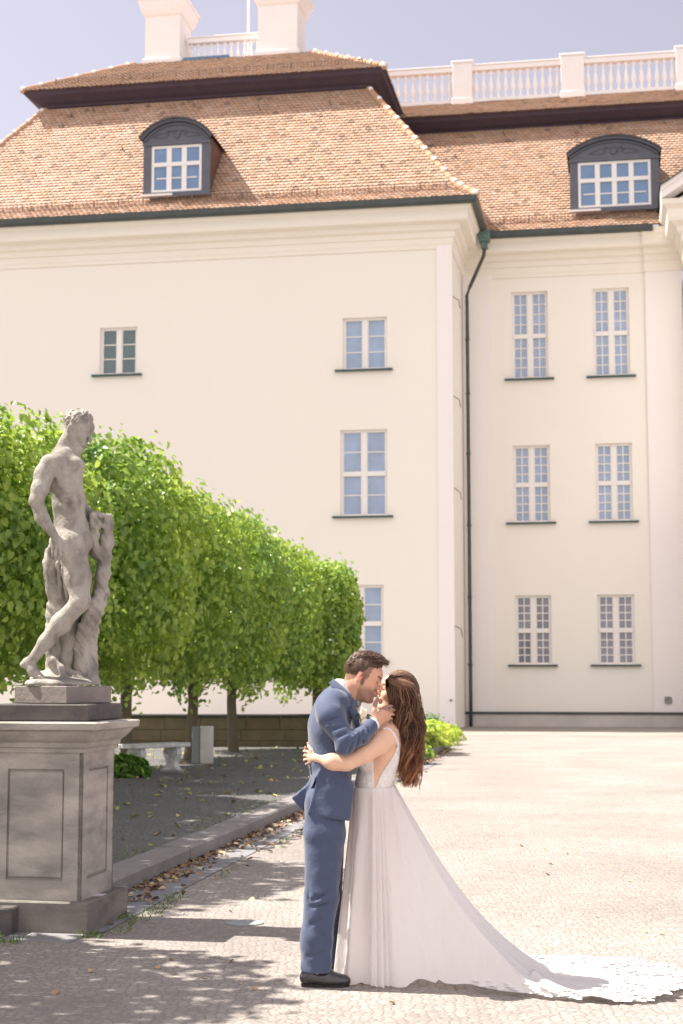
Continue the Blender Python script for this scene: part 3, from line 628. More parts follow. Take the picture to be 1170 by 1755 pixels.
shrub('round_bush', 'dark green clipped bush against the palace wall behind the bright clumps', 2.6, 50.0, .0, (.8, .6), .62, 700, 312, .09, (.4, .55, .7))
shrub('fern', 'dark green ferny plant at the foot of the tree beside the bench', -3.45, 25.2, KH, (.44, .32), .33, 600, 320, .16, (.45, .6, .45), True, cat='plant')
# ------------------------------------------------ low stone wall behind the trees
def stone_wall():
    t = empty('garden_wall', (-.1, 36.4, 0), -AY * .0 - .02); tag(t, 'low brown sandstone block wall with a dark coping behind the trees and bench', 'wall')
    b = MB(); r = random.Random(2); zs = [-.1, .26, .52, .80]
    for j in range(3):
        x = .55 - (.5 if j % 2 else 0)
        if j % 2: b.bbox(x + .004, .55, -.01, .4, zs[j] + .004, zs[j + 1] - .004, .008)
        while x > -13:
            w = r.uniform(.7, 1.25); g = r.uniform(.88, 1.06); b.col = (g, g * r.uniform(.96, 1.02), g * r.uniform(.9, 1))
            b.bbox(x - w + .006, x, r.uniform(-.008, .004), .4, zs[j] + .005, zs[j + 1] - .005, .008); x -= w
    b.col = (.75, .75, .75); b.box(-13, .53, .02, .38, -.1, .79)
    b.build('blocks', mat('sandstone', (.165, .135, .085), .9, (2.5, .6, (.10, .085, .055)), [(25, .008)], .2, tint=True), t, cols=True)
    b = MB(); b.bbox(-13, .62, -.05, .45, .805, .87, .012); b.build('coping', mat('coping', (.05, .052, .05), .6, (5, .5, (.09, .09, .08))), t)
stone_wall()
# ------------------------------------------------ bench, litter bin
M['bench'] = mat('bench_stone', (.62, .61, .59), .85, (7, .7, (.30, .31, .31)), [(35, .006)], .25, var2=(2, .4, (.62, .61, .58)))
def bench():
    t = empty('stone_bench', (-3.05, 26.0, KH - .012), radians(50)); tag(t, 'pale weathered stone garden bench on two carved scroll supports', 'bench')
    b = MB(); b.bbox(-.62, .62, -.21, .21, .425, .495, .012); b.build('seat', M['bench'], t)
    prof = [(0, .235), (.04, .235), (.07, .20), (.10, .14), (.15, .115), (.20, .125), (.26, .175), (.31, .205), (.36, .205), (.40, .175), (.425, .18)]
    for sx in (-.40, .40):
        b = MB(); T = .055; vs = []; fs = []; n = len(prof)
        for x in (-T, T):
            for z, w in prof: vs += [(sx + x, -w * .82, z), (sx + x, w * .82, z)]
        for s_ in (0, 2 * n):
            for k in range(n - 1): q = [s_ + 2 * k, s_ + 2 * k + 1, s_ + 2 * k + 3, s_ + 2 * k + 2]; fs.append(q if s_ == 0 else q[::-1])
        for k in range(n - 1):
            for c in (0, 1): q = [2 * k + c, 2 * k + 2 + c, 2 * n + 2 * k + 2 + c, 2 * n + 2 * k + c]; fs.append(q if c else q[::-1])
        b.add(vs, fs)
        for f in (-1, 1):     # scroll relief on both broad faces, and fluting
            for yy in (-.1, .1):
                b.tube([(sx + f * (T + .004), yy + (.042 - .003 * k) * cos(k * .55), .335 + (.048 - .003 * k) * sin(k * .55)) for k in range(12)], .011, 5)
            for yy in (-.035, 0, .035): b.tube([(sx + f * T, yy, .16), (sx + f * (T + .006), yy * .9, .26), (sx + f * T, yy, .36)], .010, 5)
            b.bbox(sx - T - .015, sx + T + .015, -.215, .215, 0, .055, .01)
        b.build('support', M['bench'], t, bevel=.008)
bench()
def litter_bin():
    t = empty('litter_bin', (-2.48, 29.2, KH - .012)); tag(t, 'pale round concrete litter bin with a grey side panel behind the bench', 'litter bin')
    b = MB(); b.lathe((0, 0, 0), [(.10, 0), (.125, .0), (.13, .02), (.13, .66), (.122, .68), (.10, .68), (.1, .62), (.02, .62)], 24); b.build('drum', mat('pale_concrete', (.56, .53, .49), .8, (6, .4, (.42, .4, .37)), [(50, .003)]), t, True, bevel=0)
    b = MB(); b.bbox(-.26, -.12, -.08, .12, .0, .67, .012); b.build('side_panel', mat('grey_concrete', (.23, .25, .25), .8, (6, .4, (.17, .18, .18))), t)
litter_bin()
# ------------------------------------------------ pedestal
CX = (-1.655, 10.47)    # near right corner of the foot
def ped_stone(name, col, col2, sc=2.2):
    return mat(name, col, .9, (sc, .75, col2, (1, 1, 2.4)), [(45, .006), (9, .012), (160, .002, (1, 1, .15))], .25, var2=(1.2, .5, tuple(min(1, c * 1.35) for c in col), (1, 1, 3.5), .48, .62))
def pedestal():
    t = empty('pedestal', (CX[0], CX[1], 0), -AY); tag(t, 'weathered grey sandstone pedestal with sunk panels carrying the nude statue', 'pedestal')
    st = ped_stone('pedestal_stone', (.43, .39, .345), (.21, .195, .18)); dk = ped_stone('dark_stone', (.085, .075, .08), (.16, .145, .125), 3)
    b = MB(); b.bbox(-.78, 0, 0, .86, -.03, .205, .008); b.build('foot_block', ped_stone('foot_stone', (.24, .22, .19), (.085, .08, .08), 1.6), t)
    # shaft with a sunk frame round a raised field on each face
    x0, x1, y0, y1, z0, z1 = -.72, -.075, .075, .745, .205, 1.20
    b = MB(); b.box(x0 + .02, x1 - .02, y0 + .02, y1 - .02, z0, z1)
    def face_frame(pf, w):   # pf maps (a, depth, z)
        a0, a1, c0, c1 = .125 * w / .645, w - .125 * w / .645, z0 + .13, z1 - .14
        for (p, q, r_, s_) in ((0, a0, z0, z1), (a1, w, z0, z1), (a0, a1, z0, c0), (a0, a1, c1, z1)):
            vs = [pf(a, d_, z) for a in (p, q) for d_ in (0, .022) for z in (r_, s_)]
            b.add(vs, [(0, 1, 5, 4), (0, 2, 3, 1), (4, 5, 7, 6), (1, 3, 7, 5), (0, 4, 6, 2)])
    face_frame(lambda a, d_, z: (x0 + a, y0 + d_, z), x1 - x0); face_frame(lambda a, d_, z: (x1 - d_, y0 + a, z), y1 - y0)
    b.box(x0, x0 + .021, y0, y1, z0, z1); b.box(x0, x1, y1 - .021, y1, z0, z1)
    b.build('shaft', st, t)
    for (a, c, d_, e) in ((x0 + .135, x1 - .135, y0 + .006, y0 + .03),):
        b = MB(); b.bbox(a, c, d_, e, z0 + .145, z1 - .155, .006); b.build('panel', st, t)
    b = MB(); b.bbox(x1 - .03, x1 - .006, y0 + .14, y1 - .14, z0 + .145, z1 - .155, .006); b.build('panel', st, t)
    pr = [(0, 1.17), (.012, 1.17), (.014, 1.20), (.03, 1.205), (.035, 1.235), (.06, 1.255), (.085, 1.285), (.10, 1.31), (.135, 1.325), (.14, 1.365), (.13, 1.372), (-.06, 1.378), (-.32, 1.378)]
    b = MB(); b.sweep(pr, [((x0, y0), (-1, -1)), ((x1, y0), (1, -1)), ((x1, y1), (1, 1)), ((x0, y1), (-1, 1))], True); b.build('cornice', st, t)
    b = MB(); b.bbox(-.735, -.03, .035, .76, 1.379, 1.49, .008); b.build('upper_step', dk, t)
    b = MB(); b.add([(-.10, .02 + .30, .2085), (-.015, .02 + .30, .2085), (-.015, .44, .2085), (-.10, .44, .2085), (-.10, .32, .206), (-.015, .32, .206), (-.015, .44, .206), (-.10, .44, .206)], [(0, 1, 2, 3), (0, 4, 5, 1), (1, 5, 6, 2)])
    b.add([(-.090, .335 + k * .02, .209) for k in (0,)] + [(-.025, .335, .209), (-.025, .341, .209), (-.090, .341, .209)], [(0, 1, 2, 3)])
    p = b.build('plaque', mat('plaque', (.62, .58, .58), .5), t)
    b = MB(); b.bbox(-1.9, -.47, -.13, .8, -.03, .178, .01); tag(b.build('stone_step', dk), 'dark stone step running left from the foot of the pedestal', 'step')
    s = bpy.data.objects['stone_step']; s.location = (CX[0], CX[1], 0); s.rotation_euler = (0, 0, -AY)
    # slabs in the setts in front of the pedestal
    b = MB(); b.bbox(-2.4, -.50, -.62, -.14, -.03, .012, .004); b.bbox(-.48, .0, -.30, -.01, -.03, .010, .004)
    s = b.build('paving_slabs', mat('slab', (.25, .24, .25), .85, (2.5, .5, (.18, .175, .18)), [(50, .003)], .3)); s.location = (CX[0], CX[1], 0); s.rotation_euler = (0, 0, -AY); tag(s, None, None, kind='structure')
pedestal()
# ------------------------------------------------ litter of leaves, weeds, manhole
def fallen(name, pts, size, cols, kind_label, seed, m=None):
    r = np.random.default_rng(seed); n = len(pts); a = r.uniform(0, 6.28, n); T = np.c_[np.cos(a), np.sin(a), r.normal(size=n) * .25]; N = np.c_[r.normal(size=(n, 2)) * .35, np.ones(n)]
    ci = r.integers(0, len(cols), n); tint = np.array(cols)[ci] * r.uniform(.7, 1.2, (n, 1))
    o = leaf_mesh(name, pts, N, T, size * r.uniform(.6, 1.3, n), None, m or M['dry'], tint); tag(o, kind_label, name.replace('_', ' '), kind='stuff'); return o
M['dry'] = mat('dry_leaf', (1, 1, 1), .8, None, None, .2, tint=True)
r = np.random.default_rng(5)
P, L_ = interp_line(KL, 400); D = offs(P, -1.0) - P
def along(n, lo, hi, d0, d1, z):
    i = (r.uniform(lo, hi, n) ** 1.0 * 399).astype(int); w = d0 + (d1 - d0) * r.random(n) ** 1.6
    return np.c_[P[i] + D[i] * w[:, None] + r.normal(size=(n, 2)) * .02, np.full(n, z) + r.random(n) * .012]
fallen('leaf_litter', np.concatenate([along(2000, .03, .75, .0, .22, .012), along(160, 0, .5, .2, .6, .012)]), .055, [(.36, .23, .14), (.26, .16, .10), (.46, .34, .2), (.46, .40, .30), (.19, .12, .08)], 'brown dry leaves piled along the foot of the kerb', 31)
ii = r.integers(30, 399, 640); w = r.uniform(.35, 7, 640)
fallen('scattered_leaves', np.c_[P[ii] - D[ii] * w[:, None], np.full(640, KH + .002)], .075, [(.50, .44, .16), (.42, .40, .16), (.5, .33, .14), (.24, .3, .1)], 'yellow leaves scattered over the terrace paving', 32)
q = np.c_[r.uniform(-2.2, 2.6, 70), r.uniform(7.6, 16, 70), np.full(70, .008)]
fallen('stray_leaves', q, .04, [(.55, .36, .2), (.5, .3, .2), (.6, .5, .3)], 'a few stray brown leaves on the sunlit setts', 33)
def weeds():
    n = 1000; i = (r.random(n) ** 1.3 * 180).astype(int); side = r.random(n)
    w = np.where(side < .5, .44 + .10 * r.random(n), -.31 - .35 * r.random(n) ** 2); z = np.where(side < .5, .0, KH - .012)
    keep = (np.sin(i * .21) + np.sin(i * .083 + 1) > -.1); A = (P[i] + D[i] * w[:, None] + r.normal(size=(n, 2)) * .015)[keep]; z = z[keep]; n = len(A)
    e = np.array([(CX[0] + .02, CX[1] - .06), (CX[0] - .42, CX[1] - .28), (CX[0] - .8, CX[1] + .02), (-1.52, 11.15)]); 
    ex = np.concatenate([c + r.normal(size=(40, 2)) * .05 for c in e]); A = np.concatenate([A, ex]); z = np.r_[z, np.zeros(len(ex))]; n = len(A)
    h = r.uniform(.015, .07, n); a = r.uniform(0, 6.28, n); dx = np.c_[np.cos(a), np.sin(a)]; wv = .004
    v0 = np.c_[A - dx * wv, z]; v1 = np.c_[A + dx * wv, z]; lean = r.normal(size=(n, 2)) * .5
    v2 = np.c_[A + lean * h[:, None] + dx * wv * .6, z + h * .7]; v3 = np.c_[A + lean * h[:, None] * 1.6, z + h]
    V_ = np.stack([v0, v1, v2, v3], 1).reshape(-1, 3); Fc = (np.arange(n) * 4)[:, None] + np.array([[0, 1, 2, 3]])
    g = r.random((n, 1)); t = np.array([.09, .15, .03]) * (1 - g) + np.array([.16, .24, .05]) * g
    tag(mesh_obj('weeds', V_, Fc, M['dry'], cols=np.repeat(t, 4, 0)), 'green weeds growing in the joints along the kerb', 'weeds', kind='stuff')
weeds()
b = MB(); b.lathe((0, 0, 0), [(.13, 0), (.13, .006), (.12, .008), (.11, .006), (.10, .008), (0, .008)], 32); s = b.build('manhole_cover', mat('manhole', (.30, .33, .33), .6, (20, .5, (.2, .22, .22))))
s.location = (-.66, 10.98, .001); tag(s, 'small round metal cover set in the setts left of the couple', 'manhole cover')
# ------------------------------------------------ smooth implicit surfaces -> one continuous mesh
class SDF:
    def __init__(s, lo, hi, h):
        s.lo = np.array(lo, float); s.h = h; s.n = np.ceil((np.array(hi) - s.lo) / h).astype(int) + 1
        s.F = np.full(s.n, .5, np.float32)
    def box(s, lo, hi):
        a = np.clip(np.floor((np.array(lo) - s.lo) / s.h).astype(int), 0, s.n); b = np.clip(np.ceil((np.array(hi) - s.lo) / s.h).astype(int) + 1, 0, s.n)
        if (b <= a).any(): return None
        g = [(s.lo[k] + np.arange(a[k], b[k]) * s.h).astype(np.float32) for k in range(3)]
        return tuple(slice(a[k], b[k]) for k in range(3)), g[0][:, None, None], g[1][None, :, None], g[2][None, None, :]
    def op(s, sl, d, k, op):
        A = s.F[sl]
        if op == 'u':
            if k > 0: h = np.maximum(k - np.abs(A - d), 0) / k; s.F[sl] = np.minimum(A, d) - h * h * k * .25
            else: s.F[sl] = np.minimum(A, d)
        elif op == 's':
            d = -d
            if k > 0: h = np.maximum(k - np.abs(A - d), 0) / k; s.F[sl] = np.maximum(A, d) + h * h * k * .25
            else: s.F[sl] = np.maximum(A, d)
    def cone(s, a, b, ra, rb, k=.02, op='u'):
        a = np.array(a, float); b = np.array(b, float); m = max(ra, rb) + k + 3 * s.h
        r = s.box(np.minimum(a, b) - m, np.maximum(a, b) + m)
        if r is None: return s
        sl, X, Y, Z = r; ba = b - a; L = float(ba @ ba) + 1e-12
        px, py, pz = X - a[0], Y - a[1], Z - a[2]
        t = np.clip((px * ba[0] + py * ba[1] + pz * ba[2]) / L, 0, 1)
        d = np.sqrt((px - t * ba[0]) ** 2 + (py - t * ba[1]) ** 2 + (pz - t * ba[2]) ** 2) - (ra + (rb - ra) * t)
        s.op(sl, d, k, op); return s
    def chain(s, pts, rad, k=.02, op='u'):
        for i in range(len(pts) - 1): s.cone(pts[i], pts[i + 1], rad[i], rad[i + 1], k, op)
        return s
    def ell(s, c, r, k=.02, R=None, op='u'):
        c = np.array(c, float); r = np.array(r, float); m = r.max() + k + 3 * s.h; q = s.box(c - m, c + m)
        if q is None: return s
        sl, X, Y, Z = q; x, y, z = X - c[0], Y - c[1], Z - c[2]
        if R is not None: x, y, z = (R[0][j] * x + R[1][j] * y + R[2][j] * z for j in range(3))
        k0 = np.sqrt((x / r[0]) ** 2 + (y / r[1]) ** 2 + (z / r[2]) ** 2); k1 = np.sqrt((x / r[0] ** 2) ** 2 + (y / r[1] ** 2) ** 2 + (z / r[2] ** 2) ** 2) + 1e-9
        s.op(sl, (k0 * (k0 - 1) / k1).astype(np.float32), k, op); return s
    def grid(s):
        g = [(s.lo[k] + np.arange(s.n[k]) * s.h).astype(np.float32) for k in range(3)]; return g[0][:, None, None], g[1][None, :, None], g[2][None, None, :]
    def mesh(s):
        F = s.F; nx, ny, nz = F.shape; ins = F < 0
        c = np.zeros((nx - 1, ny - 1, nz - 1), np.int8)
        for i in (0, 1):
            for j in (0, 1):
                for k in (0, 1): c += ins[i:nx - 1 + i, j:ny - 1 + j, k:nz - 1 + k]
        act = (c > 0) & (c < 8); idx = np.argwhere(act); ID = -np.ones(act.shape, np.int64); ID[act] = np.arange(len(idx))
        acc = np.zeros((len(idx), 3)); cnt = np.zeros(len(idx)); I = idx
        for ax in range(3):
            o = [k for k in range(3) if k != ax]
            for p in (0, 1):
                for q in (0, 1):
                    a = I.copy(); a[:, o[0]] += p; a[:, o[1]] += q; b = a.copy(); b[:, ax] += 1
                    fa = F[tuple(a.T)]; fb = F[tuple(b.T)]; mk = (fa < 0) != (fb < 0); t = np.where(mk, fa / np.where(mk, fa - fb, 1), 0)
                    P = a.astype(float); P[:, ax] += t; acc[mk] += P[mk]; cnt[mk] += 1
        V_ = s.lo + acc / cnt[:, None] * s.h; Q = []
        for ax in range(3):
            o = [k for k in range(3) if k != ax]; sh = [nx, ny, nz]
            sA = [slice(None)] * 3; sB = [slice(None)] * 3; sA[ax] = slice(0, sh[ax] - 1); sB[ax] = slice(1, sh[ax])
            A = ins[tuple(sA)]; B = ins[tuple(sB)]; E = np.argwhere(A != B); ok = (E[:, o[0]] > 0) & (E[:, o[1]] > 0) & (E[:, o[0]] < sh[o[0]] - 1) & (E[:, o[1]] < sh[o[1]] - 1); E = E[ok]
            fl = A[tuple(E.T)]
            def cid(dp, dq): e = E.copy(); e[:, o[0]] += dp; e[:, o[1]] += dq; return ID[tuple(e.T)]
            q = np.stack([cid(-1, -1), cid(0, -1), cid(0, 0), cid(-1, 0)], 1)
            if ax == 1: fl = ~fl
            q[~fl] = q[~fl][:, ::-1]; Q.append(q)
        return V_, np.concatenate(Q).astype(np.int64)
    def build(s, name, m, parent=None, colf=None, relax=2):
        V_, Q = s.mesh()
        for _ in range(relax):   # light smoothing takes off the lattice
            S_ = np.zeros_like(V_); N_ = np.zeros(len(V_))
            for a, b in ((0, 1), (1, 2), (2, 3), (3, 0)):
                for i, j in ((a, b), (b, a)): np.add.at(S_, Q[:, i], V_[Q[:, j]]); np.add.at(N_, Q[:, i], 1)
            V_ = V_ * .5 + .5 * S_ / N_[:, None]
        return mesh_obj(name, V_, Q, m, parent, True, colf(V_) if colf else None)
def polysdf(X, Z, pts):
    """signed distance to a polygon in the x-z plane (negative inside)"""
    d = np.full(np.broadcast(X, Z).shape, 1e9); s_ = np.ones_like(d); n = len(pts)
    for i in range(n):
        ax, az = pts[i]; bx, bz = pts[i - 1]; ex, ez = bx - ax, bz - az; wx, wz = X - ax, Z - az
        t = np.clip((wx * ex + wz * ez) / (ex * ex + ez * ez + 1e-12), 0, 1); d = np.minimum(d, (wx - ex * t) ** 2 + (wz - ez * t) ** 2)
        c1 = Z >= az; c2 = Z < bz; c3 = ex * wz > ez * wx; flip = (c1 & c2 & c3) | (~c1 & ~c2 & ~c3); s_ = np.where(flip, -s_, s_)
    return (s_ * np.sqrt(d)).astype(np.float32)
CP, SP = cos(PITCH), sin(PITCH)
def at(px, py, y):
    """the point at depth y that the drawing coordinates (px, py) stand for"""
    a = (px - 585) / F; b = (877.5 - py) / F; t = y / (CP - b * SP); return np.array([a * t, y, HC + (SP + b * CP) * t])
def rot_axes(pitch, yaw=0, roll=0, flip=False):
    """columns = local forward, left, up in world axes; forward starts along +x"""
    cy, sy = cos(yaw), sin(yaw); Rz = np.array([[cy, -sy, 0], [sy, cy, 0], [0, 0, 1]])
    cp, sp = cos(pitch), sin(pitch); Ry = np.array([[cp, 0, sp], [0, 1, 0], [-sp, 0, cp]])
    cr, sr = cos(roll), sin(roll); Rx = np.array([[1, 0, 0], [0, cr, -sr], [0, sr, cr]])
    R = Rz @ Ry @ Rx
    return R
def head(s, o, R, k=1.0, ears=True):
    """a head: forward = R[:,0], up = R[:,2]; pitch>0 looks down"""
    T = lambda x, y, z: np.array(o) + R @ (np.array([x, y, z]) * k)
    Rl = [list(R[i]) for i in range(3)]
    E = lambda c, r, kk=.02, op='u': s.ell(T(*c), np.array(r) * k, kk * k, Rl, op)
    E((-.008, 0, .030), (.098, .077, .088)); E((.035, 0, -.03), (.062, .062, .085), .03)
    for y in (-1, 1):
        s.cone(T(.0, .045 * y, -.055), T(.062, .02 * y, -.118), .026 * k, .018 * k, .03 * k)
        s.ell(T(.062, .038 * y, -.040), np.array((.022, .022, .02)) * k, .025 * k, Rl)
    E((.078, 0, -.118), (.019, .022, .017), .02)
    E((.080, 0, .028), (.02, .045, .035), .03)
    for y in (-1, 1):
        E((.104, .030 * y, -.010), (.016, .018, .012), .014, 's')
        E((.080, .031 * y, -.010), (.014, .015, .0125), .004)
        s.cone(T(.090, .012 * y, .010), T(.080, .046 * y, .008), .008 * k, .006 * k, .008 * k)
    s.cone(T(.092, 0, .006), T(.118, 0, -.040), .0075 * k, .011 * k, .008 * k)
    for y in (-1, 1): E((.108, .010 * y, -.045), (.010, .007, .007), .006)
    E((.093, 0, -.078), (.014, .024, .022), .015)
    E((.106, 0, -.072), (.008, .020, .0055), .003); E((.104, 0, -.085), (.009, .018, .0065), .003)
    E((.112, 0, -.0785), (.006, .022, .0018), .003, 's'); E((.098, 0, -.098), (.008, .016, .006), .008, 's')
    if ears:
        for y in (-1, 1):
            E((-.008, .077 * y, -.014), (.019, .009, .031), .006); E((-.002, .086 * y, -.012), (.010, .006, .018), .004, 's')
    return T
def hand(s, wrist, knuck, tips, thumb, r=.0095, k=.008, mid=None):
    """palm between wrist and four knuckles, four bent fingers, thumb chain"""
    w = np.array(wrist)
    for i, kn in enumerate(knuck): s.cone(w + (np.array(kn) - w) * .15, kn, r * 1.35, r * 1.12, .012)
    for i in range(3): s.cone((np.array(knuck[i]) + w) / 2, (np.array(knuck[i + 1]) + w) / 2, r * 1.2, r * 1.2, .012)
    for i, (kn, tp) in enumerate(zip(knuck, tips)):
        ch = [kn] + list(tp); rr = [r * 1.05 * (1 - .12 * j) * (1, 1.02, .98, .86)[i] for j in range(len(ch))]; s.chain(ch, rr, .0035)
    s.chain(thumb, [r * 1.5, r * 1.2, r * 1.08, r * .85][:len(thumb)], .008)
    return s
# ------------------------------------------------ the statue
def statue():
    Y0 = 10.93
    A = lambda x, y, d=0: at(x, y, Y0 + d)
    u = .00403
    s = SDF((-2.42, 10.40, 1.60), (-1.48, 11.42, 3.56), .0065)
    # torso
    s.ell(A(109, 812, .0), (.135, .165, .17), .05); s.ell(A(118, 862, .0), (.118, .145, .16), .06); s.ell(A(122, 905, .0), (.122, .15, .12), .06)
    s.ell(A(128, 930, -.02), (.125, .155, .10), .05)
    s.ell(A(127, 795, -.07), (.065, .075, .05), .03); s.ell(A(130, 797, .07), (.065, .075, .05), .03)     # chest
    s.ell(A(105, 930, -.08), (.085, .085, .09), .04); s.ell(A(105, 935, .08), (.085, .085, .09), .04)    # buttocks
    s.cone(A(98, 790, -.13), A(122, 775, 0), .055, .05, .05); s.cone(A(104, 790, .15), A(120, 778, .02), .055, .05, .05)
    s.chain([A(104, 782, .0), A(113, 760, .0), A(121, 742, 0)], [.072, .050, .048], .025)
    s.cone(A(146, 842, 0), A(153, 890, 0), .012, .012, .03, 's')
    s.chain([A(127, 815, -.12), A(139, 822, -.08), A(143, 812, -.03)], [.006, .009, .006], .025, 's')      # under the chest
    s.chain([A(140, 925, -.10), A(128, 912, -.15), A(116, 905, -.155)], [.006, .01, .006], .03, 's')      # groin and hip crest
    s.chain([A(112, 782, -.10), A(96, 786, -.155), A(84, 783, -.17)], [.005, .010, .008], .02)             # collar bone
    s.chain([A(98, 840, -.13), A(112, 850, -.14), A(126, 848, -.12)], [.005, .008, .004], .03, 's'); s.chain([A(97, 856, -.13), A(112, 866, -.14), A(126, 864, -.12)], [.004, .007, .004], .03, 's')
    s.chain([A(91, 800, -.15), A(90, 825, -.14), A(97, 850, -.13)], [.004, .012, .006], .03, 's')
    # near arm, hanging, hand at the hip
    s.chain([A(84, 795, -.18), A(68, 838, -.23), A(62, 858, -.24)], [.066, .056, .047], .03)
    s.chain([A(62, 858, -.24), A(72, 888, -.24), A(91, 915, -.22)], [.048, .047, .031], .02)
    s.ell(A(70, 815, -.21), (.05, .05, .07), .03)
    kn = [A(107, 934, -.225), A(102, 938, -.235), A(96, 939, -.23), A(91, 937, -.215)]
    tp = [[A(110, 947, -.215), A(106, 957, -.20)], [A(104, 951, -.23), A(100, 960, -.21)], [A(96, 951, -.225), A(95, 960, -.205)], [A(90, 947, -.21), A(90, 955, -.195)]]
    hand(s, A(92, 915, -.22), kn, tp, [A(97, 920, -.21), A(108, 930, -.20), A(114, 944, -.20), A(114, 955, -.20)], .0115, .01)
    # far arm, resting on the stump
    s.chain([A(108, 796, .18), A(128, 850, .24), A(150, 884, .20), A(166, 884, .12)], [.062, .052, .042, .032], .03)
    s.ell(A(170, 884, .10), (.045, .04, .025), .02)
    # bent leg
    s.chain([A(121, 935, -.09), A(133, 990, -.12), A(137, 1028, -.15)], [.108, .088, .066], .04)
    s.ell(A(143, 1030, -.165), (.05, .05, .05), .03)
    s.chain([A(134, 1036, -.15), A(105, 1066, -.12), A(78, 1100, -.10), A(55, 1131, -.09)], [.062, .062, .048, .034], .03)
    s.ell(A(104, 1072, -.11), (.07, .055, .06), .03)
    s.chain([A(47, 1135, -.09), A(56, 1150, -.10), A(74, 1165, -.12)], [.036, .036, .022], .02); s.ell(A(41, 1139, -.09), (.03, .028, .026), .015)
    for i in range(5): s.chain([A(68 - i * 2.2, 1160 + i * .8, -.145 + .024 * i), A(77 - i * 2.5, 1169 - i * .3, -.155 + .026 * i)], [.012, .010 - .0006 * i], .006)
    # standing leg
    s.chain([A(126, 940, .09), A(128, 1000, .09), A(124, 1052, .08)], [.105, .085, .062], .04)
    s.chain([A(124, 1052, .08), A(120, 1092, .07), A(113, 1130, .07), A(112, 1148, .07)], [.060, .064, .042, .038], .03)
    s.chain([A(112, 1154, .07), A(132, 1160, -.0), A(150, 1168, -.06)], [.042, .036, .022], .02)
    for i in range(5): s.chain([A(147 - 2 * i, 1167, -.08 + .02 * i), A(157 - 2.6 * i, 1170, -.10 + .022 * i)], [.012, .009], .006)
    # head, turned down and slightly towards the viewer
    R = rot_axes(radians(24), radians(-22), 0)
    T = head(s, A(133, 734, -.0), R, 1.10, True)
    r = np.random.default_rng(3)
    for i in range(260):   # short curls
        d = r.normal(size=3); d /= np.linalg.norm(d)
        if d[2] < -.12 or (d[0] > .45 and d[2] < .5) or (d[0] > -.25 and d[2] < .15): continue
        c = T(-.008 + .100 * d[0], .079 * d[1], .032 + .090 * d[2]); e = T(-.008 + .100 * d[0] - .005, .079 * d[1] + r.normal() * .008, .032 + .090 * d[2] - .022)
        s.cone(c, e, .0095, .005, .003)
    st = s
    # drapery behind the legs, stump, rocky base
    g = SDF((-2.42, 10.40, 1.58), (-1.48, 11.42, 2.95), .0065)
    g.chain([A(185, 890, .12), A(183, 930, .12), A(176, 985, .12), A(168, 1030, .13), A(150, 1085, .14), A(143, 1165, .12)], [.036, .046, .044, .050, .062, .085], .04)
    g.cone(A(184.5, 888, .12), A(184, 905, .12), .036, .045, .01); X, Y, Z = g.grid(); zt = float(A(184, 881, .12)[2]); g.F = np.where((X > float(A(174, 880, .12)[0])) & (Y > 10.95), np.maximum(g.F, Z - zt), g.F)
    g.ell(A(174, 990, .02), (.048, .05, .085), .02); g.ell(A(177, 988, -.035), (.028, .03, .05), .01, op='s'); g.ell(A(164, 900, .06), (.045, .045, .05), .02)
    g.chain([A(160, 884, .02), A(161, 915, .04), A(163, 950, .08)], [.03, .034, .04], .02)
    g.chain([A(178, 1012, .06), A(165, 1040, .03), A(148, 1075, .02), A(138, 1110, .06)], [.04, .05, .05, .045], .03)
    g.chain([A(170, 1010, .02), A(155, 1040, -.02), A(140, 1075, -.01), A(128, 1110, .05)], [.022, .026, .026, .02], .015)
    g.chain([A(181, 1020, .06), A(172, 1050, .03), A(155, 1080, .03)], [.02, .025, .02], .012)
    g.ell(A(142, 1105, .14), (.055, .065, .11), .04); g.ell(A(156, 1093, .10), (.03, .04, .05), .02); g.chain([A(143, 1110, .1), A(147, 1140, .08), A(160, 1170, .03)], [.065, .07, .045], .04)
    # left drapery from the hand to the ground
    g.chain([A(98, 925, -.05), A(92, 965, -.03), A(100, 1010, .03), A(98, 1050, .06), A(92, 1090, .08), A(95, 1150, .1)], [.05, .075, .075, .075, .06, .07], .04)
    g.chain([A(86, 940, -.09), A(83, 975, -.07), A(91, 1010, -.0), A(86, 1045, .02)], [.024, .028, .022, .014], .015)
    g.chain([A(80, 945, -.04), A(81, 980, -.02), A(88, 1012, .02)], [.02, .026, .018], .012)
    g.chain([A(99, 965, -.13), A(103, 1000, -.08), A(100, 1035, -.0), A(93, 1075, .03)], [.016, .02, .02, .014], .012)
    g.chain([A(108, 975, -.15), A(112, 1005, -.12), A(118, 1030, -.06)], [.014, .018, .014], .012)
    g.chain([A(84, 1105, .03), A(90, 1135, .0), A(103, 1160, -.02)], [.03, .035, .03], .02)
    g.ell(A(80, 1160, -.0), (.09, .06, .03), .03); g.ell(A(88, 1118, .02), (.035, .03, .05), .02)
    g.chain([A(94, 1130, -.03), A(104, 1145, -.05), A(112, 1165, -.08)], [.02, .022, .02], .012)
    # base
    for (x, y, d, rx, ry, rz) in ((70, 1172, -.06, .11, .13, .045), (102, 1172, .0, .16, .2, .05), (138, 1173, .0, .12, .18, .042), (120, 1168, .1, .16, .12, .06), (75, 1165, .05, .1, .1, .06)): g.ell(A(x, y, d), (rx, ry, rz), .03)
    X, Y, Z = g.grid(); fold = np.sin((X * .8 + Z * .5) * 95 + 4 * np.sin(Z * 9) + 5 * Y) * .0035 + np.sin((X - Z * .2) * 47 + Y * 30 + 3) * .004 + np.sin((X * .9 + Z * .6) * 160 + 3 * np.sin(Z * 11 + X * 8)) * .0022
    g.F += fold * np.clip((Z - 1.70) / .1, 0, 1).astype(np.float32)
    g.F = np.maximum(g.F, 1.614 - Z)
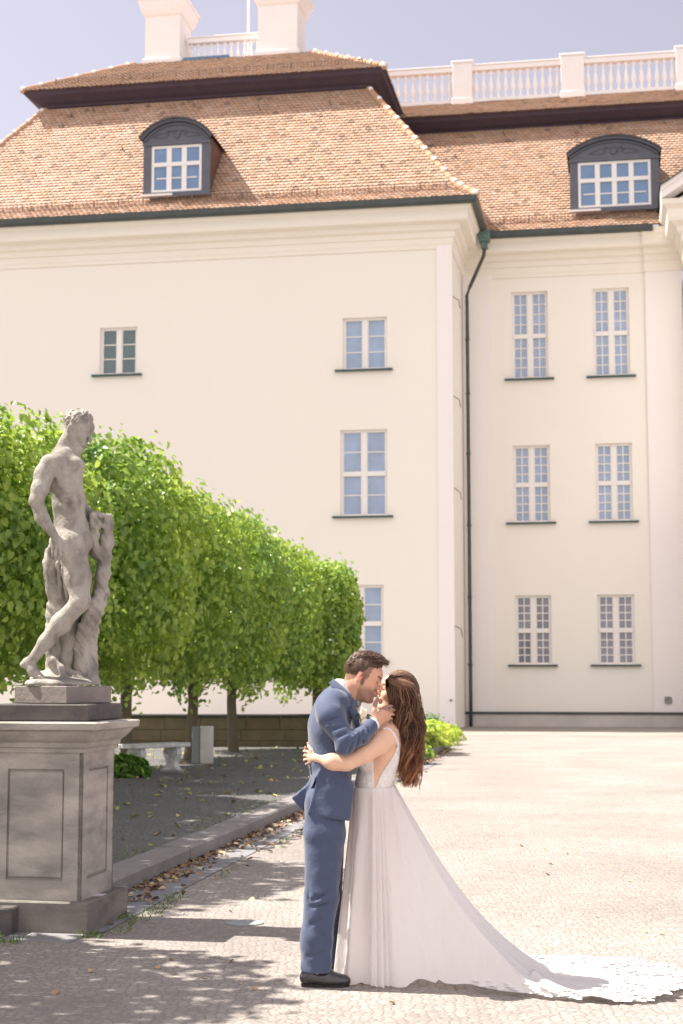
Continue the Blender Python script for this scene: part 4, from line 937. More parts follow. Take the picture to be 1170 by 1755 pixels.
    # join both into one stone
    o0 = np.round((g.lo - st.lo) / g.h).astype(int)
    t = empty('statue', tuple(A(105, 1176, 0) * np.array([1, 1, 0]) + np.array([0, 0, 1.612])))
    tag(t, 'weathered stone statue of a nude youth leaning on a draped tree stump, looking down', 'statue')
    ms = mat('statue_stone', (.44, .405, .36), .9, (4.2, .9, (.23, .21, .185), (1, 1, .7), .42, .62), [(22, .012), (110, .006)], .2, var2=(10, .8, (.18, .16, .15), (1, 1, .6), .52, .68))
    L0 = np.array(t.location)
    for f, nm in ((st, 'figure'), (g, 'draped_stump')):
        f.lo = f.lo - L0; o = f.build(nm, ms, t, None, 1)
    # square stone block under the feet
    b = MB(); b.bbox(-.235, .235, -.235, .235, 0, .118, .006); k = b.build('statue_base', mat('block_stone', (.27, .235, .215), .9, (4, .7, (.19, .17, .16)), [(45, .005)], .2), t)
    c = np.array([-1.785, 10.80]) ; k.rotation_euler = (0, 0, radians(-31)); 
    k.location = (c[0] - t.location[0] - .135, c[1] - t.location[1] + .14, 1.492 - t.location[2])
statue()
# ------------------------------------------------ the couple
PX = .0033
SK = lambda n, c, v: mat(n, c, .5, (25, .35, v), [(180, .0008)], .35, sss=(.12, (.9, .35, .2), .012), tint=True)
M['skin_m'] = SK('skin_groom', (.60, .33, .225), (.55, .27, .19)); M['skin_f'] = SK('skin_bride', (.74, .47, .33), (.70, .42, .30))
def cloth_mat(name, col, v, rough=.75, sheen=.3):
    return mat(name, col, rough, (14, .4, v), [(900, .0006), (16, .006)], .25, sheen=sheen)
M['suit'] = cloth_mat('suit_blue', (.062, .082, .145), (.050, .066, .118))
M['shirt'] = mat('shirt_white', (.80, .79, .80), .7, None, [(500, .0004)])
M['leather'] = mat('shoe_leather', (.022, .02, .024), .22, (30, .4, (.04, .035, .035)), [(40, .002)], .6, coat=.4)
def strands(name, m, parent, roots, n=5, cols=None):
    """roots: list of (points, radii) tubes"""
    b = MB()
    for i, (p, rr) in enumerate(roots):
        b.col = cols[i] if cols else (1, 1, 1); b.tube(p, rr, n, False)
    return b.build(name, m, parent, True, cols=bool(cols))
def hair_mat(name, c, c2):
    m = mat(name, c, .5, (60, .6, c2, (1, 1, .25)), [(220, .001, (1, 1, .2))], .3, tint=True)
    m.node_tree.nodes['Principled BSDF'].inputs['Anisotropic'].default_value = .4; return m
def groom():
    YG = 8.86
    A = lambda x, y, d=0: at(x, y, YG + d)
    t = empty('person', (float(A(560, 1690)[0]), YG, 0)); L0 = np.array(t.location)
    tag(t, 'man in a blue suit and black shoes, leaning down to kiss and holding her cheek', 'person')
    def put(s, name, m, colf=None, relax=2, parent=None):
        s.lo = s.lo - L0; return s.build(name, m, parent or t, colf, relax)
    # body
    s = SDF((-.36, 8.42, .0), (.42, 9.22, 1.86), .006)
    R = rot_axes(radians(17), radians(-6), radians(-6)); HO = A(622.0, 1158.5, -.015); T = head(s, HO, R, 1.0)
    s.chain([T(-.03, 0, -.05), A(593, 1192, 0), A(584, 1215, 0)], [.062, .060, .075], .03)
    s.cone(T(.02, 0, -.09), A(596, 1205, 0), .04, .045, .03)
    s.cone(A(578, 1222, -.13), A(578, 1222, .13), .055, .055, .05); s.ell(A(572, 1250, 0), (.11, .16, .15), .05); s.ell(A(568, 1310, 0), (.105, .14, .15), .06); s.ell(A(560, 1365, 0), (.09, .125, .09), .04)
    s.chain([A(557, 1395, -.065), A(551, 1530, -.10), A(543, 1672, -.10)], [.07, .055, .036], .03); s.chain([A(562, 1395, .065), A(563, 1530, .11), A(569, 1660, .16)], [.07, .055, .036], .03)
    for x, y, d in ((543, 1676, -.10), (569, 1664, .16)): s.cone(A(x, y, d), A(x + 26, y + 8, d), .035, .028, .02)
    s.chain([A(561, 1216, -.175), A(592, 1273, -.245), A(640, 1243, -.125)], [.05, .042, .028], .02)
    s.chain([A(561, 1216, .175), A(590, 1280, .24), A(650, 1300, .22)], [.05, .042, .028], .02)
    kn = [A(659, 1213, -.082), A(663, 1219, -.080), A(664, 1226, -.078), A(662, 1233, -.076)]
    tp = [[A(667, 1210, -.070), A(672, 1210, -.045)], [A(671, 1216.5, -.066), A(676, 1217, -.035)], [A(671, 1223.5, -.064), A(675, 1225, -.035)], [A(668, 1230.5, -.064), A(672, 1232, -.04)]]
    hand(s, A(641, 1241, -.120), kn, tp, [A(645, 1234, -.118), A(641, 1219, -.112), A(643, 1206, -.100), A(647, 1196, -.088)], .0108)
    s.cone(A(646, 1236, -.105), A(656, 1222, -.088), .024, .022, .015)
    hand(s, A(655, 1300, .2), [A(664, 1292, .19), A(666, 1299, .19), A(666, 1306, .19), A(664, 1312, .19)], [[A(672, 1292, .16)], [A(674, 1299, .155)], [A(674, 1306, .155)], [A(672, 1312, .16)]], [A(655, 1295, .19), A(658, 1286, .18), A(662, 1280, .17)], .009)
    def colf(V_):
        P = (V_ + L0 - HO) @ R; c = np.ones((len(V_), 3))
        def blob(cx, cy, cz, r, col, sy=1.): 
            d = np.sqrt(((P[:, 0] - cx)) ** 2 + ((np.abs(P[:, 1]) - cy) * sy) ** 2 + (P[:, 2] - cz) ** 2); w = np.clip(1.4 - d / r, 0, 1)[:, None]; c[:] = c * (1 - w) + np.array(col) * w
        ns = .5 + .5 * np.sin(P[:, 0] * 900) * np.sin(P[:, 2] * 1100 + P[:, 1] * 700)
        # beard shadow along jaw, chin and lip
        jaw = np.clip((-.050 - P[:, 2] + .30 * (P[:, 0] - .03) * (P[:, 0] < .07)) / .03, 0, 1) * (P[:, 0] > .0) * (P[:, 2] > -.15)
        side = np.clip(1 - np.abs(P[:, 0] - .012) / .018, 0, 1) * (P[:, 2] < .01) * (P[:, 2] > -.13) * (np.abs(P[:, 1]) > .04)
        w = np.clip(np.maximum(jaw, side * .9), 0, 1)[:, None] * (.62 + .2 * ns[:, None]); c[:] = c * (1 - w) + np.array((.36, .40, .46)) * w
        mo = (np.abs(P[:, 2] + .060) < .008) * (P[:, 0] > .075) * (np.abs(P[:, 1]) < .035); c[mo] = c[mo] * np.array((.45, .45, .5))
        blob(.106, .0, -.078, .014, (.85, .45, .50), .5)
        blob(-.008, .082, -.012, .022, (1.25, .85, .85)); blob(.08, .05, -.035, .028, (1.04, .93, .92)); blob(.115, 0, -.035, .018, (1.04, .93, .92))
        br = (np.abs(P[:, 2] - .014 - .1 * (np.abs(P[:, 1]) - .03)) < .0055) * (np.abs(P[:, 1]) > .012) * (np.abs(P[:, 1]) < .05) * (P[:, 0] > .07); c[br] = (.22, .18, .16)
        ey = (np.abs(P[:, 2] + .016) < .003) * (np.abs(P[:, 1]) > .018) * (np.abs(P[:, 1]) < .045) * (P[:, 0] > .07); c[ey] = (.2, .14, .12)
        # clipped sides
        si = ((P[:, 2] > -.015 - .5 * np.clip(-P[:, 0], 0, .1)) & (P[:, 0] < .048 + .2 * (P[:, 2] - .05)) | (np.abs(P[:, 0] - .012) < .009) & (P[:, 2] > -.055) & (P[:, 2] < .0) & (np.abs(P[:, 1]) > .04)) & (np.abs(P[:, 1]) > .02) & (np.abs(P[:, 1]) < .082); c[si] = c[si] * (.30 + .22 * ns[si, None])
        return c
    put(s, 'body', M['skin_m'], colf)
    # hair: short back and sides, longer swept top
    h = SDF(HO - .17, HO + .17, .004); Rl = [list(R[i]) for i in range(3)]
    h.ell(T(-.012, 0, .036), (.103, .0815, .092), 0, Rl); h.ell(T(.030, 0, .098), (.058, .055, .034), .02, Rl); h.ell(T(.066, .0, .094), (.020, .045, .022), .012, Rl); h.ell(T(-.02, 0, .105), (.07, .06, .025), .02, Rl)
    X, Y, Z = h.grid(); q = [(X - HO[0]) * R[0][j] + (Y - HO[1]) * R[1][j] + (Z - HO[2]) * R[2][j] for j in range(3)]
    cut = np.minimum(np.minimum(.0 + q[2] + .035, (.012 - q[0]) * 1.2 + (q[2] - .03) * 1.1), .2)    # keep where > 0
    cut2 = np.maximum(-(q[0] - .082) , (q[2] - .070))
    front = np.where(q[0] > .02, np.minimum(q[2] - .055, 1), cut + 0 * q[2])
    h.F = np.maximum(h.F, -front.astype(np.float32))
    h.F += (.0022 * np.sin(q[0] * 160 + q[1] * 90) * np.sin(q[1] * 210 - q[2] * 60)).astype(np.float32)
    M['hair_m'] = hair_mat('hair_groom', (.060, .033, .022), (.11, .065, .042))
    ho = put(h, 'hair', M['hair_m'], lambda V_: np.ones((len(V_), 3)), 1)
    rr = random.Random(3); locks = []; cl = []
    for i in range(1100):
        a = rr.uniform(-1, 1); y = .066 * a; x = rr.uniform(-.10, .068); zz = .036 + .092 * sqrt(max(0, 1 - ((x + .012) / .106) ** 2 - (y / .083) ** 2))
        if x > .03: zz = max(zz, .095 + rr.uniform(-.01, .012))
        top = min(1, max(0, (x + .09) / .12)); L = .02 + .03 * top; dz = .010 + .012 * top
        p = [T(x, y, zz - .004), T(x + L * .5, y + rr.uniform(-.008, .008), zz + dz * rr.uniform(.6, 1.2)), T(x + L, y + rr.uniform(-.015, .015), zz + dz * rr.uniform(.1, 1.0) - .004)]
        locks.append(([q_ - L0 for q_ in p], [.0026, .002, .0006])); g = rr.uniform(.5, 1.7); cl.append((g, g * .92, g * .85))
    strands('hair_locks', M['hair_m'], ho, locks, 4, cl)
    # trousers
    s = SDF((-.36, 8.55, .06), (.16, 9.2, 1.12), .006)
    for dx in (-7, 9): s.chain([A(556 + dx, 1375, -.078), A(555 + dx * .9, 1430, -.085), A(550 + dx * .4, 1540, -.10), A(542, 1610, -.10), A(541.5, 1664, -.10)], [.086, .088, .080, .078, .077], .03)
    s.chain([A(560, 1375, .085), A(563, 1430, .09), A(562, 1540, .11), A(563, 1610, .15), A(566, 1652, .16)], [.092, .090, .076, .066, .062], .02)
    s.ell(A(559, 1370, 0), (.100, .15, .10), .05)
    # hem, front crease, folds
    for (x0, y0, x1, y1, d, r_) in ((530, 1545, 566, 1528, -.18, .008), (528, 1556, 560, 1548, -.178, .007), (522, 1520, 545, 1540, -.18, .006), (520, 1480, 530, 1540, -.16, .006), (552, 1600, 566, 1625, -.178, .004), (524, 1590, 548, 1575, -.178, .004), (524, 1640, 560, 1630, -.178, .005), (526, 1405, 566, 1440, -.197, .005), (530, 1400, 552, 1425, -.197, .004)): s.cone(A(x0, y0, d), A(x1, y1, d), r_, r_ * .6, .018, 's')
    s.cone(A(573, 1400, -.155), A(573, 1540, -.15), .007, .006, .02); s.cone(A(566, 1560, -.145), A(564, 1655, -.14), .006, .006, .02)
    X, Y, Z = s.grid(); zc = np.where(Y > 8.90, float(A(566, 1652, .16)[2]), float(A(541, 1665, -.1)[2])) + (X + .1) * -.05
    s.F += (.0022 * np.sin(Z * 60 + X * 25 + 2 * np.sin(Y * 20)) * np.sin(X * 40 + Y * 35)).astype(np.float32)
    s.F = np.maximum(s.F, zc - Z); put(s, 'trousers', M['suit'])
    # jacket
    s = SDF((-.38, 8.46, .80), (.30, 9.26, 1.76), .0055)
    s.ell(A(569, 1248, 0), (.138, .19, .17), .03); s.ell(A(566, 1300, 0), (.126, .175, .16), .05); s.ell(A(568, 1350, .0), (.112, .178, .14), .05); s.ell(A(566, 1396, .0), (.108, .192, .16), .04); s.ell(A(556, 1370, .0), (.10, .17, .14), .04)
    s.cone(A(572, 1210, -.10), A(572, 1210, .10), .098, .098, .05)
    s.chain([A(589, 1360, -.10), A(583, 1400, -.10)], [.07, .07], .05)
    s.chain([A(585, 1190, -.01), A(578, 1202, 0)], [.078, .085], .03)      # collar round the neck
    # arm hole seam, waist folds, side seam, pocket flap
    s.chain([A(547, 1206, -.19), A(541, 1228, -.20), A(545, 1250, -.19)], [.004, .005, .004], .010, 's')
    for (x0, y0, x1, y1, d) in ((536, 1288, 560, 1304, -.178), (533, 1262, 552, 1284, -.19), (540, 1320, 566, 1316, -.172), (552, 1245, 566, 1280, -.205), (575, 1330, 596, 1322, -.165)): s.cone(A(x0, y0, d), A(x1, y1, d), .008, .004, .02, 's')
    s.chain([A(561, 1338, -.190), A(558, 1362, -.200), A(556, 1398, -.200)], [.0028, .0028, .0028], .004, 's')
    # flared rear panels: two flat flaps with the vent between them
    X, Y, Z = s.grid()
    for L, yc, ty in (([(546, 1322), (528, 1343), (500, 1366), (507, 1378), (521, 1390), (546, 1392)], .0, .06), ([(548, 1318), (540, 1330), (522, 1396), (560, 1398)], -.075, .085)):
        q = polysdf(X[:, 0, :], Z[:, 0, :], [tuple(A(x, y)[[0, 2]]) for x, y in L])[:, None, :]; d_ = np.maximum(q, np.abs(Y - (YG + yc)) - ty); h_ = np.maximum(.022 - np.abs(s.F - d_), 0) / .022; s.F = (np.minimum(s.F, d_) - h_ * h_ * .022 * .25).astype(np.float32)
    q = polysdf(X[:, 0, :], Z[:, 0, :], [tuple(A(x, y)[[0, 2]]) for x, y in ((542, 1330), (544, 1331), (526, 1396), (517, 1396))])[:, None, :]; s.F = np.where(Y < YG - .03, np.maximum(s.F, -q), s.F).astype(np.float32)
    X, Y, Z = s.grid(); a = A(500, 1367); b_ = A(520, 1389); c = A(592, 1402)
    zl = np.where(X < b_[0], b_[2] + (b_[0] - X) * (a[2] - b_[2]) / (b_[0] - a[0]), b_[2] + (X - b_[0]) * (c[2] - b_[2]) / (c[0] - b_[0]))
    s.F += (.0016 * np.sin(Z * 42 + X * 30) * np.sin(X * 55 + Y * 40 + Z * 12)).astype(np.float32)
    s.F = np.maximum(s.F, np.where(Z < 1.05, zl - Z, -1).astype(np.float32))
    # front opening: polygon kept on the chest, only above the waist
    poly = [tuple(A(x, y)[[0, 2]]) for x, y in ((571, 1160), (580, 1168), (598, 1184), (609, 1200), (613, 1222), (618, 1240), (613, 1300), (608, 1330), (599, 1407), (480, 1420), (480, 1150))]
    D_ = polysdf(X[:, 0, :], Z[:, 0, :], poly)[:, None, :]; sl = (Y > 8.60) & (Y < 9.12)
    s.F = np.where(sl, np.maximum(s.F, D_), s.F)
    # near sleeve
    s.chain([A(562, 1216, -.165), A(566, 1226, -.19), A(592, 1270, -.245)], [.068, .069, .056], .03)
    s.chain([A(592, 1270, -.245), A(618, 1262, -.19), A(637, 1243, -.135)], [.057, .049, .040], .012)
    s.ell(A(589, 1285, -.245), (.045, .045, .03), .03)
    s.chain([A(562, 1216, .165), A(590, 1280, .24), A(645, 1302, .225)], [.068, .056, .042], .03)
    # sleeve folds
    for (x0, y0, x1, y1, d, r_) in ((556, 1238, 584, 1228, -.262, .006), (566, 1252, 590, 1244, -.275, .006), (573, 1266, 596, 1256, -.29, .005), (585, 1284, 602, 1262, -.302, .006), (597, 1286, 608, 1258, -.286, .006), (610, 1280, 617, 1252, -.256, .006), (621, 1270, 625, 1244, -.228, .0045), (629, 1262, 632, 1238, -.205, .004)): s.cone(A(x0, y0, d), A(x1, y1, d), r_ * 1.35, r_ * .7, .012, 's')
    for (x0, y0, x1, y1, d, r_) in ((560, 1245, 588, 1236, -.252, .006), (590, 1289, 605, 1262, -.287, .006), (603, 1284, 612, 1256, -.264, .006), (615, 1276, 621, 1249, -.236, .005)): s.cone(A(x0, y0, d), A(x1, y1, d), r_, r_ * .8, .012)
    # hollow for the neck
    s.cone(A(596, 1165, 0), A(583, 1200, 0), .062, .062, .008, 's')
    cuff = A(640, 1241, -.13); dr = (A(640, 1241, -.13) - A(600, 1268, -.23)); dr /= np.linalg.norm(dr); near = (Y < 8.86)
    s.F = np.where(near, np.maximum(s.F, ((X - cuff[0]) * dr[0] + (Y - cuff[1]) * dr[1] + (Z - cuff[2]) * dr[2])), s.F).astype(np.float32)
    def surf(px, py):
        for d in np.arange(-.30, .1, .002):
            p = A(px, py, d); i = np.round((p - s.lo) / s.h).astype(int)
            if (i >= 0).all() and (i < s.n).all() and s.F[tuple(i)] < 0: return p
        return A(px, py, -.19)
    top = [surf(x, 1334 + (x - 551) * .18) for x in (551, 556, 561, 566, 571, 575)]; bot = [surf(x, 1341 + (x - 551) * .18) for x in (551, 556, 561, 566, 571, 575)]; n = len(top)
    fb = MB(); o = np.array([0, -.005, 0]); P_ = [p - L0 for p in top + bot] + [p - L0 + o for p in top] + [p - L0 + o * .5 for p in bot]
    fb.add(P_, [(2 * n + i, 3 * n + i, 3 * n + i + 1, 2 * n + i + 1) for i in range(n - 1)] + [(n + i, n + i + 1, 3 * n + i + 1, 3 * n + i) for i in range(n - 1)] + [(i, 2 * n + i, 2 * n + i + 1, i + 1) for i in range(n - 1)] + [(0, n, 3 * n, 2 * n), (n - 1, 3 * n - 1, 4 * n - 1, 2 * n - 1)])
    j = put(s, 'jacket', M['suit']); fb.build('pocket_flap', M['suit'], j)
    # lapel and collar as turned cloth
    b = MB()
    def strip(P0, P1, th=.006):
        P0 = [p - L0 for p in P0]; P1 = [p - L0 for p in P1]; n = len(P0); o = np.array([0, -th, 0]); b.add(P0 + P1 + [p + o for p in P0] + [p + o for p in P1], [(i, i + 1, n + i + 1, n + i) for i in range(n - 1)] + [(2 * n + i, 3 * n + i, 3 * n + i + 1, 2 * n + i + 1) for i in range(n - 1)] + [(i, 2 * n + i, 2 * n + i + 1, i + 1) for i in range(n - 1)] + [(n + i, n + i + 1, 3 * n + i + 1, 3 * n + i) for i in range(n - 1)])
    for sg in (-1,):
        strip([A(572, 1163, sg * .055), A(585, 1174, sg * .082), A(600, 1188, sg * .098), A(610, 1203, sg * .09)], [A(563, 1170, sg * .075), A(574, 1186, sg * .125), A(590, 1204, sg * .15), A(602, 1214, sg * .14)])
        strip([A(609, 1203, sg * .10), A(613, 1220, sg * .10), A(617, 1245, sg * .09)], [A(592, 1206, sg * .160), A(600, 1222, sg * .155), A(610, 1248, sg * .12)])
    b.build('lapel', M['suit'], t, True)
    # shirt: collar, front and cuff
    s = SDF((-.10, 8.62, 1.30), (.30, 9.1, 1.72), .005)
    s.ell(A(580, 1250, 0), (.125, .15, .16), .03); s.chain([A(592, 1172, 0), A(589, 1196, 0), A(584, 1215, 0)], [.066, .076, .09], .02); s.cone(A(604, 1196, 0), A(602, 1210, 0), .045, .05, .02)
    X, Y, Z = s.grid(); poly = [tuple(A(x, y)[[0, 2]]) for x, y in ((576, 1163), (588, 1163), (600, 1180), (614, 1202), (622, 1232), (622, 1262), (560, 1262), (560, 1190))]
    s.F = np.maximum(s.F, polysdf(X[:, 0, :], Z[:, 0, :], poly)[:, None, :]); s.cone(A(600, 1155, 0), A(590, 1192, 0), .060, .063, .004, 's'); put(s, 'shirt', M['shirt'])
    s = SDF((.08, 8.6, 1.30), (.26, 8.86, 1.5), .004); a = cuff - dr * .012; s.cone(a - dr * .02, a + dr * .018, .036, .035, 0)
    X, Y, Z = s.grid(); q = (X - cuff[0]) * dr[0] + (Y - cuff[1]) * dr[1] + (Z - cuff[2]) * dr[2]; s.F = np.maximum(s.F, np.maximum(q - .014, -.03 - q)).astype(np.float32); s.cone(a, a + dr * .08, .029, .028, .002, 's'); put(s, 'shirt_cuff', M['shirt'])
    # bow tie and buttonhole flower
    s = SDF((.02, 8.70, 1.46), (.20, 8.96, 1.64), .004)
    for sg in (-1, 1): s.ell(A(613, 1206, sg * .038), (.018, .034, .022), .006)
    s.ell(A(615, 1206, 0), (.014, .012, .013), .004); put(s, 'bow_tie', mat('bow_tie_cloth', (.30, .36, .34), .7, (90, .8, (.10, .10, .16))))
    s = SDF((.02, 8.62, 1.38), (.24, 8.90, 1.62), .0035); c = A(622, 1223, -.12)
    for i in range(9): a = i * 2.4; r_ = .006 + .0016 * i; s.ell(c + np.array([cos(a) * r_, -.006, sin(a) * r_ * 1.5]), (.0085, .012, .016), .002)
    fl = put(s, 'flower', mat('rose_petal', (.82, .68, .52), .6, None, None, .3, sss=(.2, (1, .7, .4), .01)))
    b = MB(); 
    for a in (.3, 1.2, -.4, 2.4, 3.6): p = c - L0; b.tube([p + np.array([0, .006, -.01]), p + np.array([cos(a) * .03, .0, -.015 + sin(a) * .018]), p + np.array([cos(a) * .05, 0, -.02 + sin(a) * .03])], [.004, .009, .001], 5)
    b.build('leaf', mat('buttonhole_leaf', (.08, .13, .10), .6), fl)
    # shoes
    for x, y, d in ((540, 1689, -.10), (558, 1677, .16)):
        c = A(x, y, d) ; c[2] = 0; s = SDF(c + np.array([-.12, -.09, -.01]), c + np.array([.26, .09, .16]), .004); P_ = lambda X_, Y_, Z_: c + np.array([X_, Y_, Z_])
        s.chain([P_(-.045, 0, .045), P_(.06, -.002, .045), P_(.155, -.008, .030)], [.040, .043, .030], .03); s.ell(P_(.105, -.005, .032), (.085, .046, .032), .02); s.cone(P_(-.03, 0, .06), P_(-.02, 0, .095), .042, .040, .02)
        s.ell(P_(.04, 0, .075), (.05, .024, .022), .02); X, Y, Z = s.grid(); s.F = np.maximum(s.F, .014 - Z); s.cone(P_(-.02, 0, .10), P_(-.02, 0, .16), .034, .04, .002, 's')
        for k in range(4): s.cone(P_(.035 + .016 * k, -.02, .094 - .008 * k), P_(.035 + .016 * k, .02, .094 - .008 * k), .0032, .0032, .001)
        o = put(s, 'shoe', M['leather'])
        b = MB(); pr = [(-.078, .0), (-.07, -.03), (-.02, -.036), (.05, -.034), (.11, -.048), (.16, -.038), (.185, -.010), (.18, .018), (.13, .04), (.05, .036), (-.03, .036), (-.07, .028)]
        n = len(pr); V_ = [P_(x_, y_, z) - L0 for z in (.002, .016) for x_, y_ in pr]; b.add(V_, [tuple(range(n))[::-1], tuple(range(n, 2 * n))] + [(i, (i + 1) % n, n + (i + 1) % n, n + i) for i in range(n)]); b.build('sole', mat('sole', (.03, .022, .02), .6), o)
groom()
def bride():
    YB = 8.93
    A = lambda x, y, d=0: at(x, y, YB + d)
    t = empty('person', (float(A(640, 1690)[0]), YB, 0)); L0 = np.array(t.location)
    tag(t, 'woman in a white lace wedding dress with long wavy brown hair, arm round his waist', 'person')
    def put(s, name, m, colf=None, relax=2, parent=None): s.lo = s.lo - L0; return s.build(name, m, parent or t, colf, relax)
    def torso(s, g=0.0):
        s.ell(A(655, 1292, 0), (.108 + g, .135 + g, .15 + g), .04); s.ell(A(641, 1342, 0), (.100 + g, .116 + g, .11 + g), .07)
        s.cone(A(668, 1262, -.09), A(668, 1262, .09), .052 + g, .052 + g, .05); s.ell(A(672, 1285, 0), (.055 + g, .12 + g, .10 + g), .04)
        for sg in (-1, 1): s.ell(A(628, 1300, sg * .062), (.055 + g, .058 + g, .058 + g), .03)
        s.ell(A(641, 1368, 0), (.090 + g, .095 + g, .06 + g), .03)
    s = SDF((-.26, 8.52, .0), (.50, 9.32, 1.76), .006)
    R = rot_axes(radians(-14), radians(180 + 6), radians(0)); HO = A(681.5, 1184, .04); T = head(s, HO, R, .94)
    torso(s)
    s.chain([T(-.02, 0, -.06), A(671, 1228, .01), A(669, 1252, 0)], [.05, .046, .06], .03)
    s.chain([A(671, 1246, 0), A(664, 1256, -.12)], [.05, .045], .04); s.chain([A(671, 1246, 0), A(664, 1256, .12)], [.05, .045], .04)
    # near arm
    s.chain([A(661, 1266, -.135), A(648, 1276, -.175), A(624, 1293, -.225), A(594, 1307, -.245)], [.062, .056, .048, .044], .02)
    s.chain([A(594, 1307, -.245), A(570, 1305, -.235), A(543, 1299, -.185)], [.0445, .043, .029], .015)
    s.ell(A(578, 1306, -.235), (.07, .04, .04), .03)
    kn = [A(531, 1290, -.155), A(529, 1295, -.150), A(528, 1301, -.148), A(530, 1307, -.150)]
    tp = [[A(524, 1287, -.13), A(522, 1288, -.10)], [A(522, 1294, -.125), A(520, 1296, -.09)], [A(521, 1302, -.125), A(520, 1304, -.09)], [A(524, 1309, -.128), A(523, 1311, -.10)]]
    hand(s, A(542, 1299, -.18), kn, tp, [A(539, 1293, -.175), A(534, 1286, -.17), A(529, 1280, -.15), A(527, 1277, -.13)], .0078)
    # far arm round his back, fingertips meeting
    s.chain([A(661, 1266, .135), A(610, 1262, .25), A(570, 1285, .24), A(540, 1290, .13)], [.058, .045, .036, .028], .02)
    hand(s, A(541, 1290, .13), [A(528, 1284, .08), A(527, 1290, .08), A(527, 1296, .08), A(528, 1302, .08)], [[A(523, 1281, .03), A(523, 1280, -.01)], [A(521, 1287, .03), A(520, 1288, -.02)], [A(521, 1294, .03)], [A(523, 1300, .04)]], [A(538, 1283, .12), A(530, 1277, .08), A(527, 1274, .05)], .0078)
    # legs under the dress
    s.chain([A(642, 1385, -.035), A(642, 1520, -.05), A(641, 1668, -.07)], [.058, .05, .035], .03); s.chain([A(643, 1385, .05), A(645, 1520, .06), A(650, 1664, .07)], [.07, .05, .035], .03)
    for sg in (-1, 1): s.cone(A(642 + 4 * sg, 1674, sg * .07), A(622 + 4 * sg, 1684, sg * .07), .034, .024, .02)
    def colf(V_):
        P = (V_ + L0 - HO) @ R / .94; c = np.ones((len(V_), 3))
        d = np.sqrt((P[:, 0] - .106) ** 2 + (P[:, 1] * .5) ** 2 + (P[:, 2] + .078) ** 2); w = np.clip(1.4 - d / .014, 0, 1)[:, None]; c = c * (1 - w) + np.array((.85, .42, .48)) * w
        ey = (np.abs(P[:, 2] + .015) < .004) * (np.abs(P[:, 1]) > .016) * (np.abs(P[:, 1]) < .047) * (P[:, 0] > .07); c[ey] = (.18, .12, .10)
        br = (np.abs(P[:, 2] - .016) < .0045) * (np.abs(P[:, 1]) > .012) * (np.abs(P[:, 1]) < .048) * (P[:, 0] > .07); c[br] = (.28, .2, .16); return c
    def surf(px, py):
        for d in np.arange(-.30, .1, .002):
            p = A(px, py, d); i = np.round((p - s.lo) / s.h).astype(int)
            if (i >= 0).all() and (i < s.n).all() and s.F[tuple(i)] < 0: return p
        return A(px, py, -.1)
    sp = [surf(x, y) + np.array([0, -.003, 0]) - L0 for x, y in ((655, 1249), (660, 1248.5), (665, 1249), (670, 1252), (674.5, 1257.5), (678, 1265), (680, 1274), (681, 1283), (681, 1293))]
    put(s, 'body', M['skin_f'], colf)
    # bodice with straps
    M['lace'] = mat('dress_lace', (.86, .83, .82), .8, (70, .7, (.66, .58, .55)), [(70, .006), (190, .003)], .25, sheen=.2)
    s = SDF((-.02, 8.68, .96), (.42, 9.2, 1.50), .005); torso(s, .0065); s.cone(A(665, 1258, -.10), A(665, 1258, .10), .058, .058, .03)
    s.chain([A(661, 1266, -.13), A(661, 1270, -.14)], [.05, .05], .03)
    X, Y, Z = s.grid(); P2 = lambda L: polysdf(X[:, 0, :], Z[:, 0, :], [tuple(A(x, y)[[0, 2]]) for x, y in L])[:, None, :]
    front = P2([(590, 1275), (637, 1268), (638, 1296), (641, 1350), (640, 1362), (590, 1362)])
    back = P2([(643, 1357), (641, 1350), (653, 1322), (668, 1300), (676, 1286), (679.5, 1270), (682.5, 1270), (684, 1290), (682, 1305), (678, 1332), (674, 1360), (660, 1362)])
    strap = P2([(676.3, 1288), (679, 1274), (676, 1262), (671, 1254), (662, 1249.5), (663, 1246), (673, 1250), (679.5, 1259), (683, 1272), (683.5, 1288)])
    s.F = np.maximum(s.F, np.minimum(np.minimum(front, back), strap)).astype(np.float32); s.F = np.maximum(s.F, 1.0 - Z).astype(np.float32)
    s.F += (.0016 * np.sin(X * 330) * np.sin(Z * 300 + Y * 200)).astype(np.float32) * (Z < 1.30)
    put(s, 'bodice', M['lace'], None, 1)
    b = MB(); b.tube(sp, [.0055, .006, .006, .006, .0065, .007, .0075, .0085, .010], 8); b.build('strap', M['lace'], t, True)
    # skirt and train
    M['chiffon'] = mat('dress_chiffon', (.90, .87, .86), .8, None, [(700, .0004), (9, .02, (1, 1, .3)), (26, .006, (1, 1, .2))], .15, trans=.42, sheen=.2)
    W0 = A(640, 1350, 0); z0 = W0[2]; cx, cy = W0[0], YB
    tb = np.array([(-180, .215), (-150, .20), (-120, .20), (-90, .215), (-70, .26), (-52, .33), (-40, .39), (-35.5, .52), (-32, .85), (-29, 1.36), (-22, 1.58), (-10, 1.72), (3, 1.76), (12, 1.72), (20, 1.50), (27, 1.22), (34, .95), (45, .62), (60, .42), (90, .30), (130, .22), (180, .215)])
    NT, NS = 720, 110; th = np.radians(np.linspace(-180, 180, NT, endpoint=False)); Rh = np.interp(np.degrees(th), tb[:, 0], tb[:, 1])
    ker = np.hanning(9); ker /= ker.sum(); Rh = np.convolve(np.r_[Rh[-4:], Rh, Rh[:4]], ker, 'valid')
    rg = np.random.default_rng(12); ph = rg.uniform(0, 6.28, 8)
    V_ = np.zeros((NS, NT, 3)); w = np.clip((Rh - .35) / .8, 0, 1); ex = 1.0 + .85 * w; Rg = np.minimum(Rh, 1.14 + 0 * Rh)
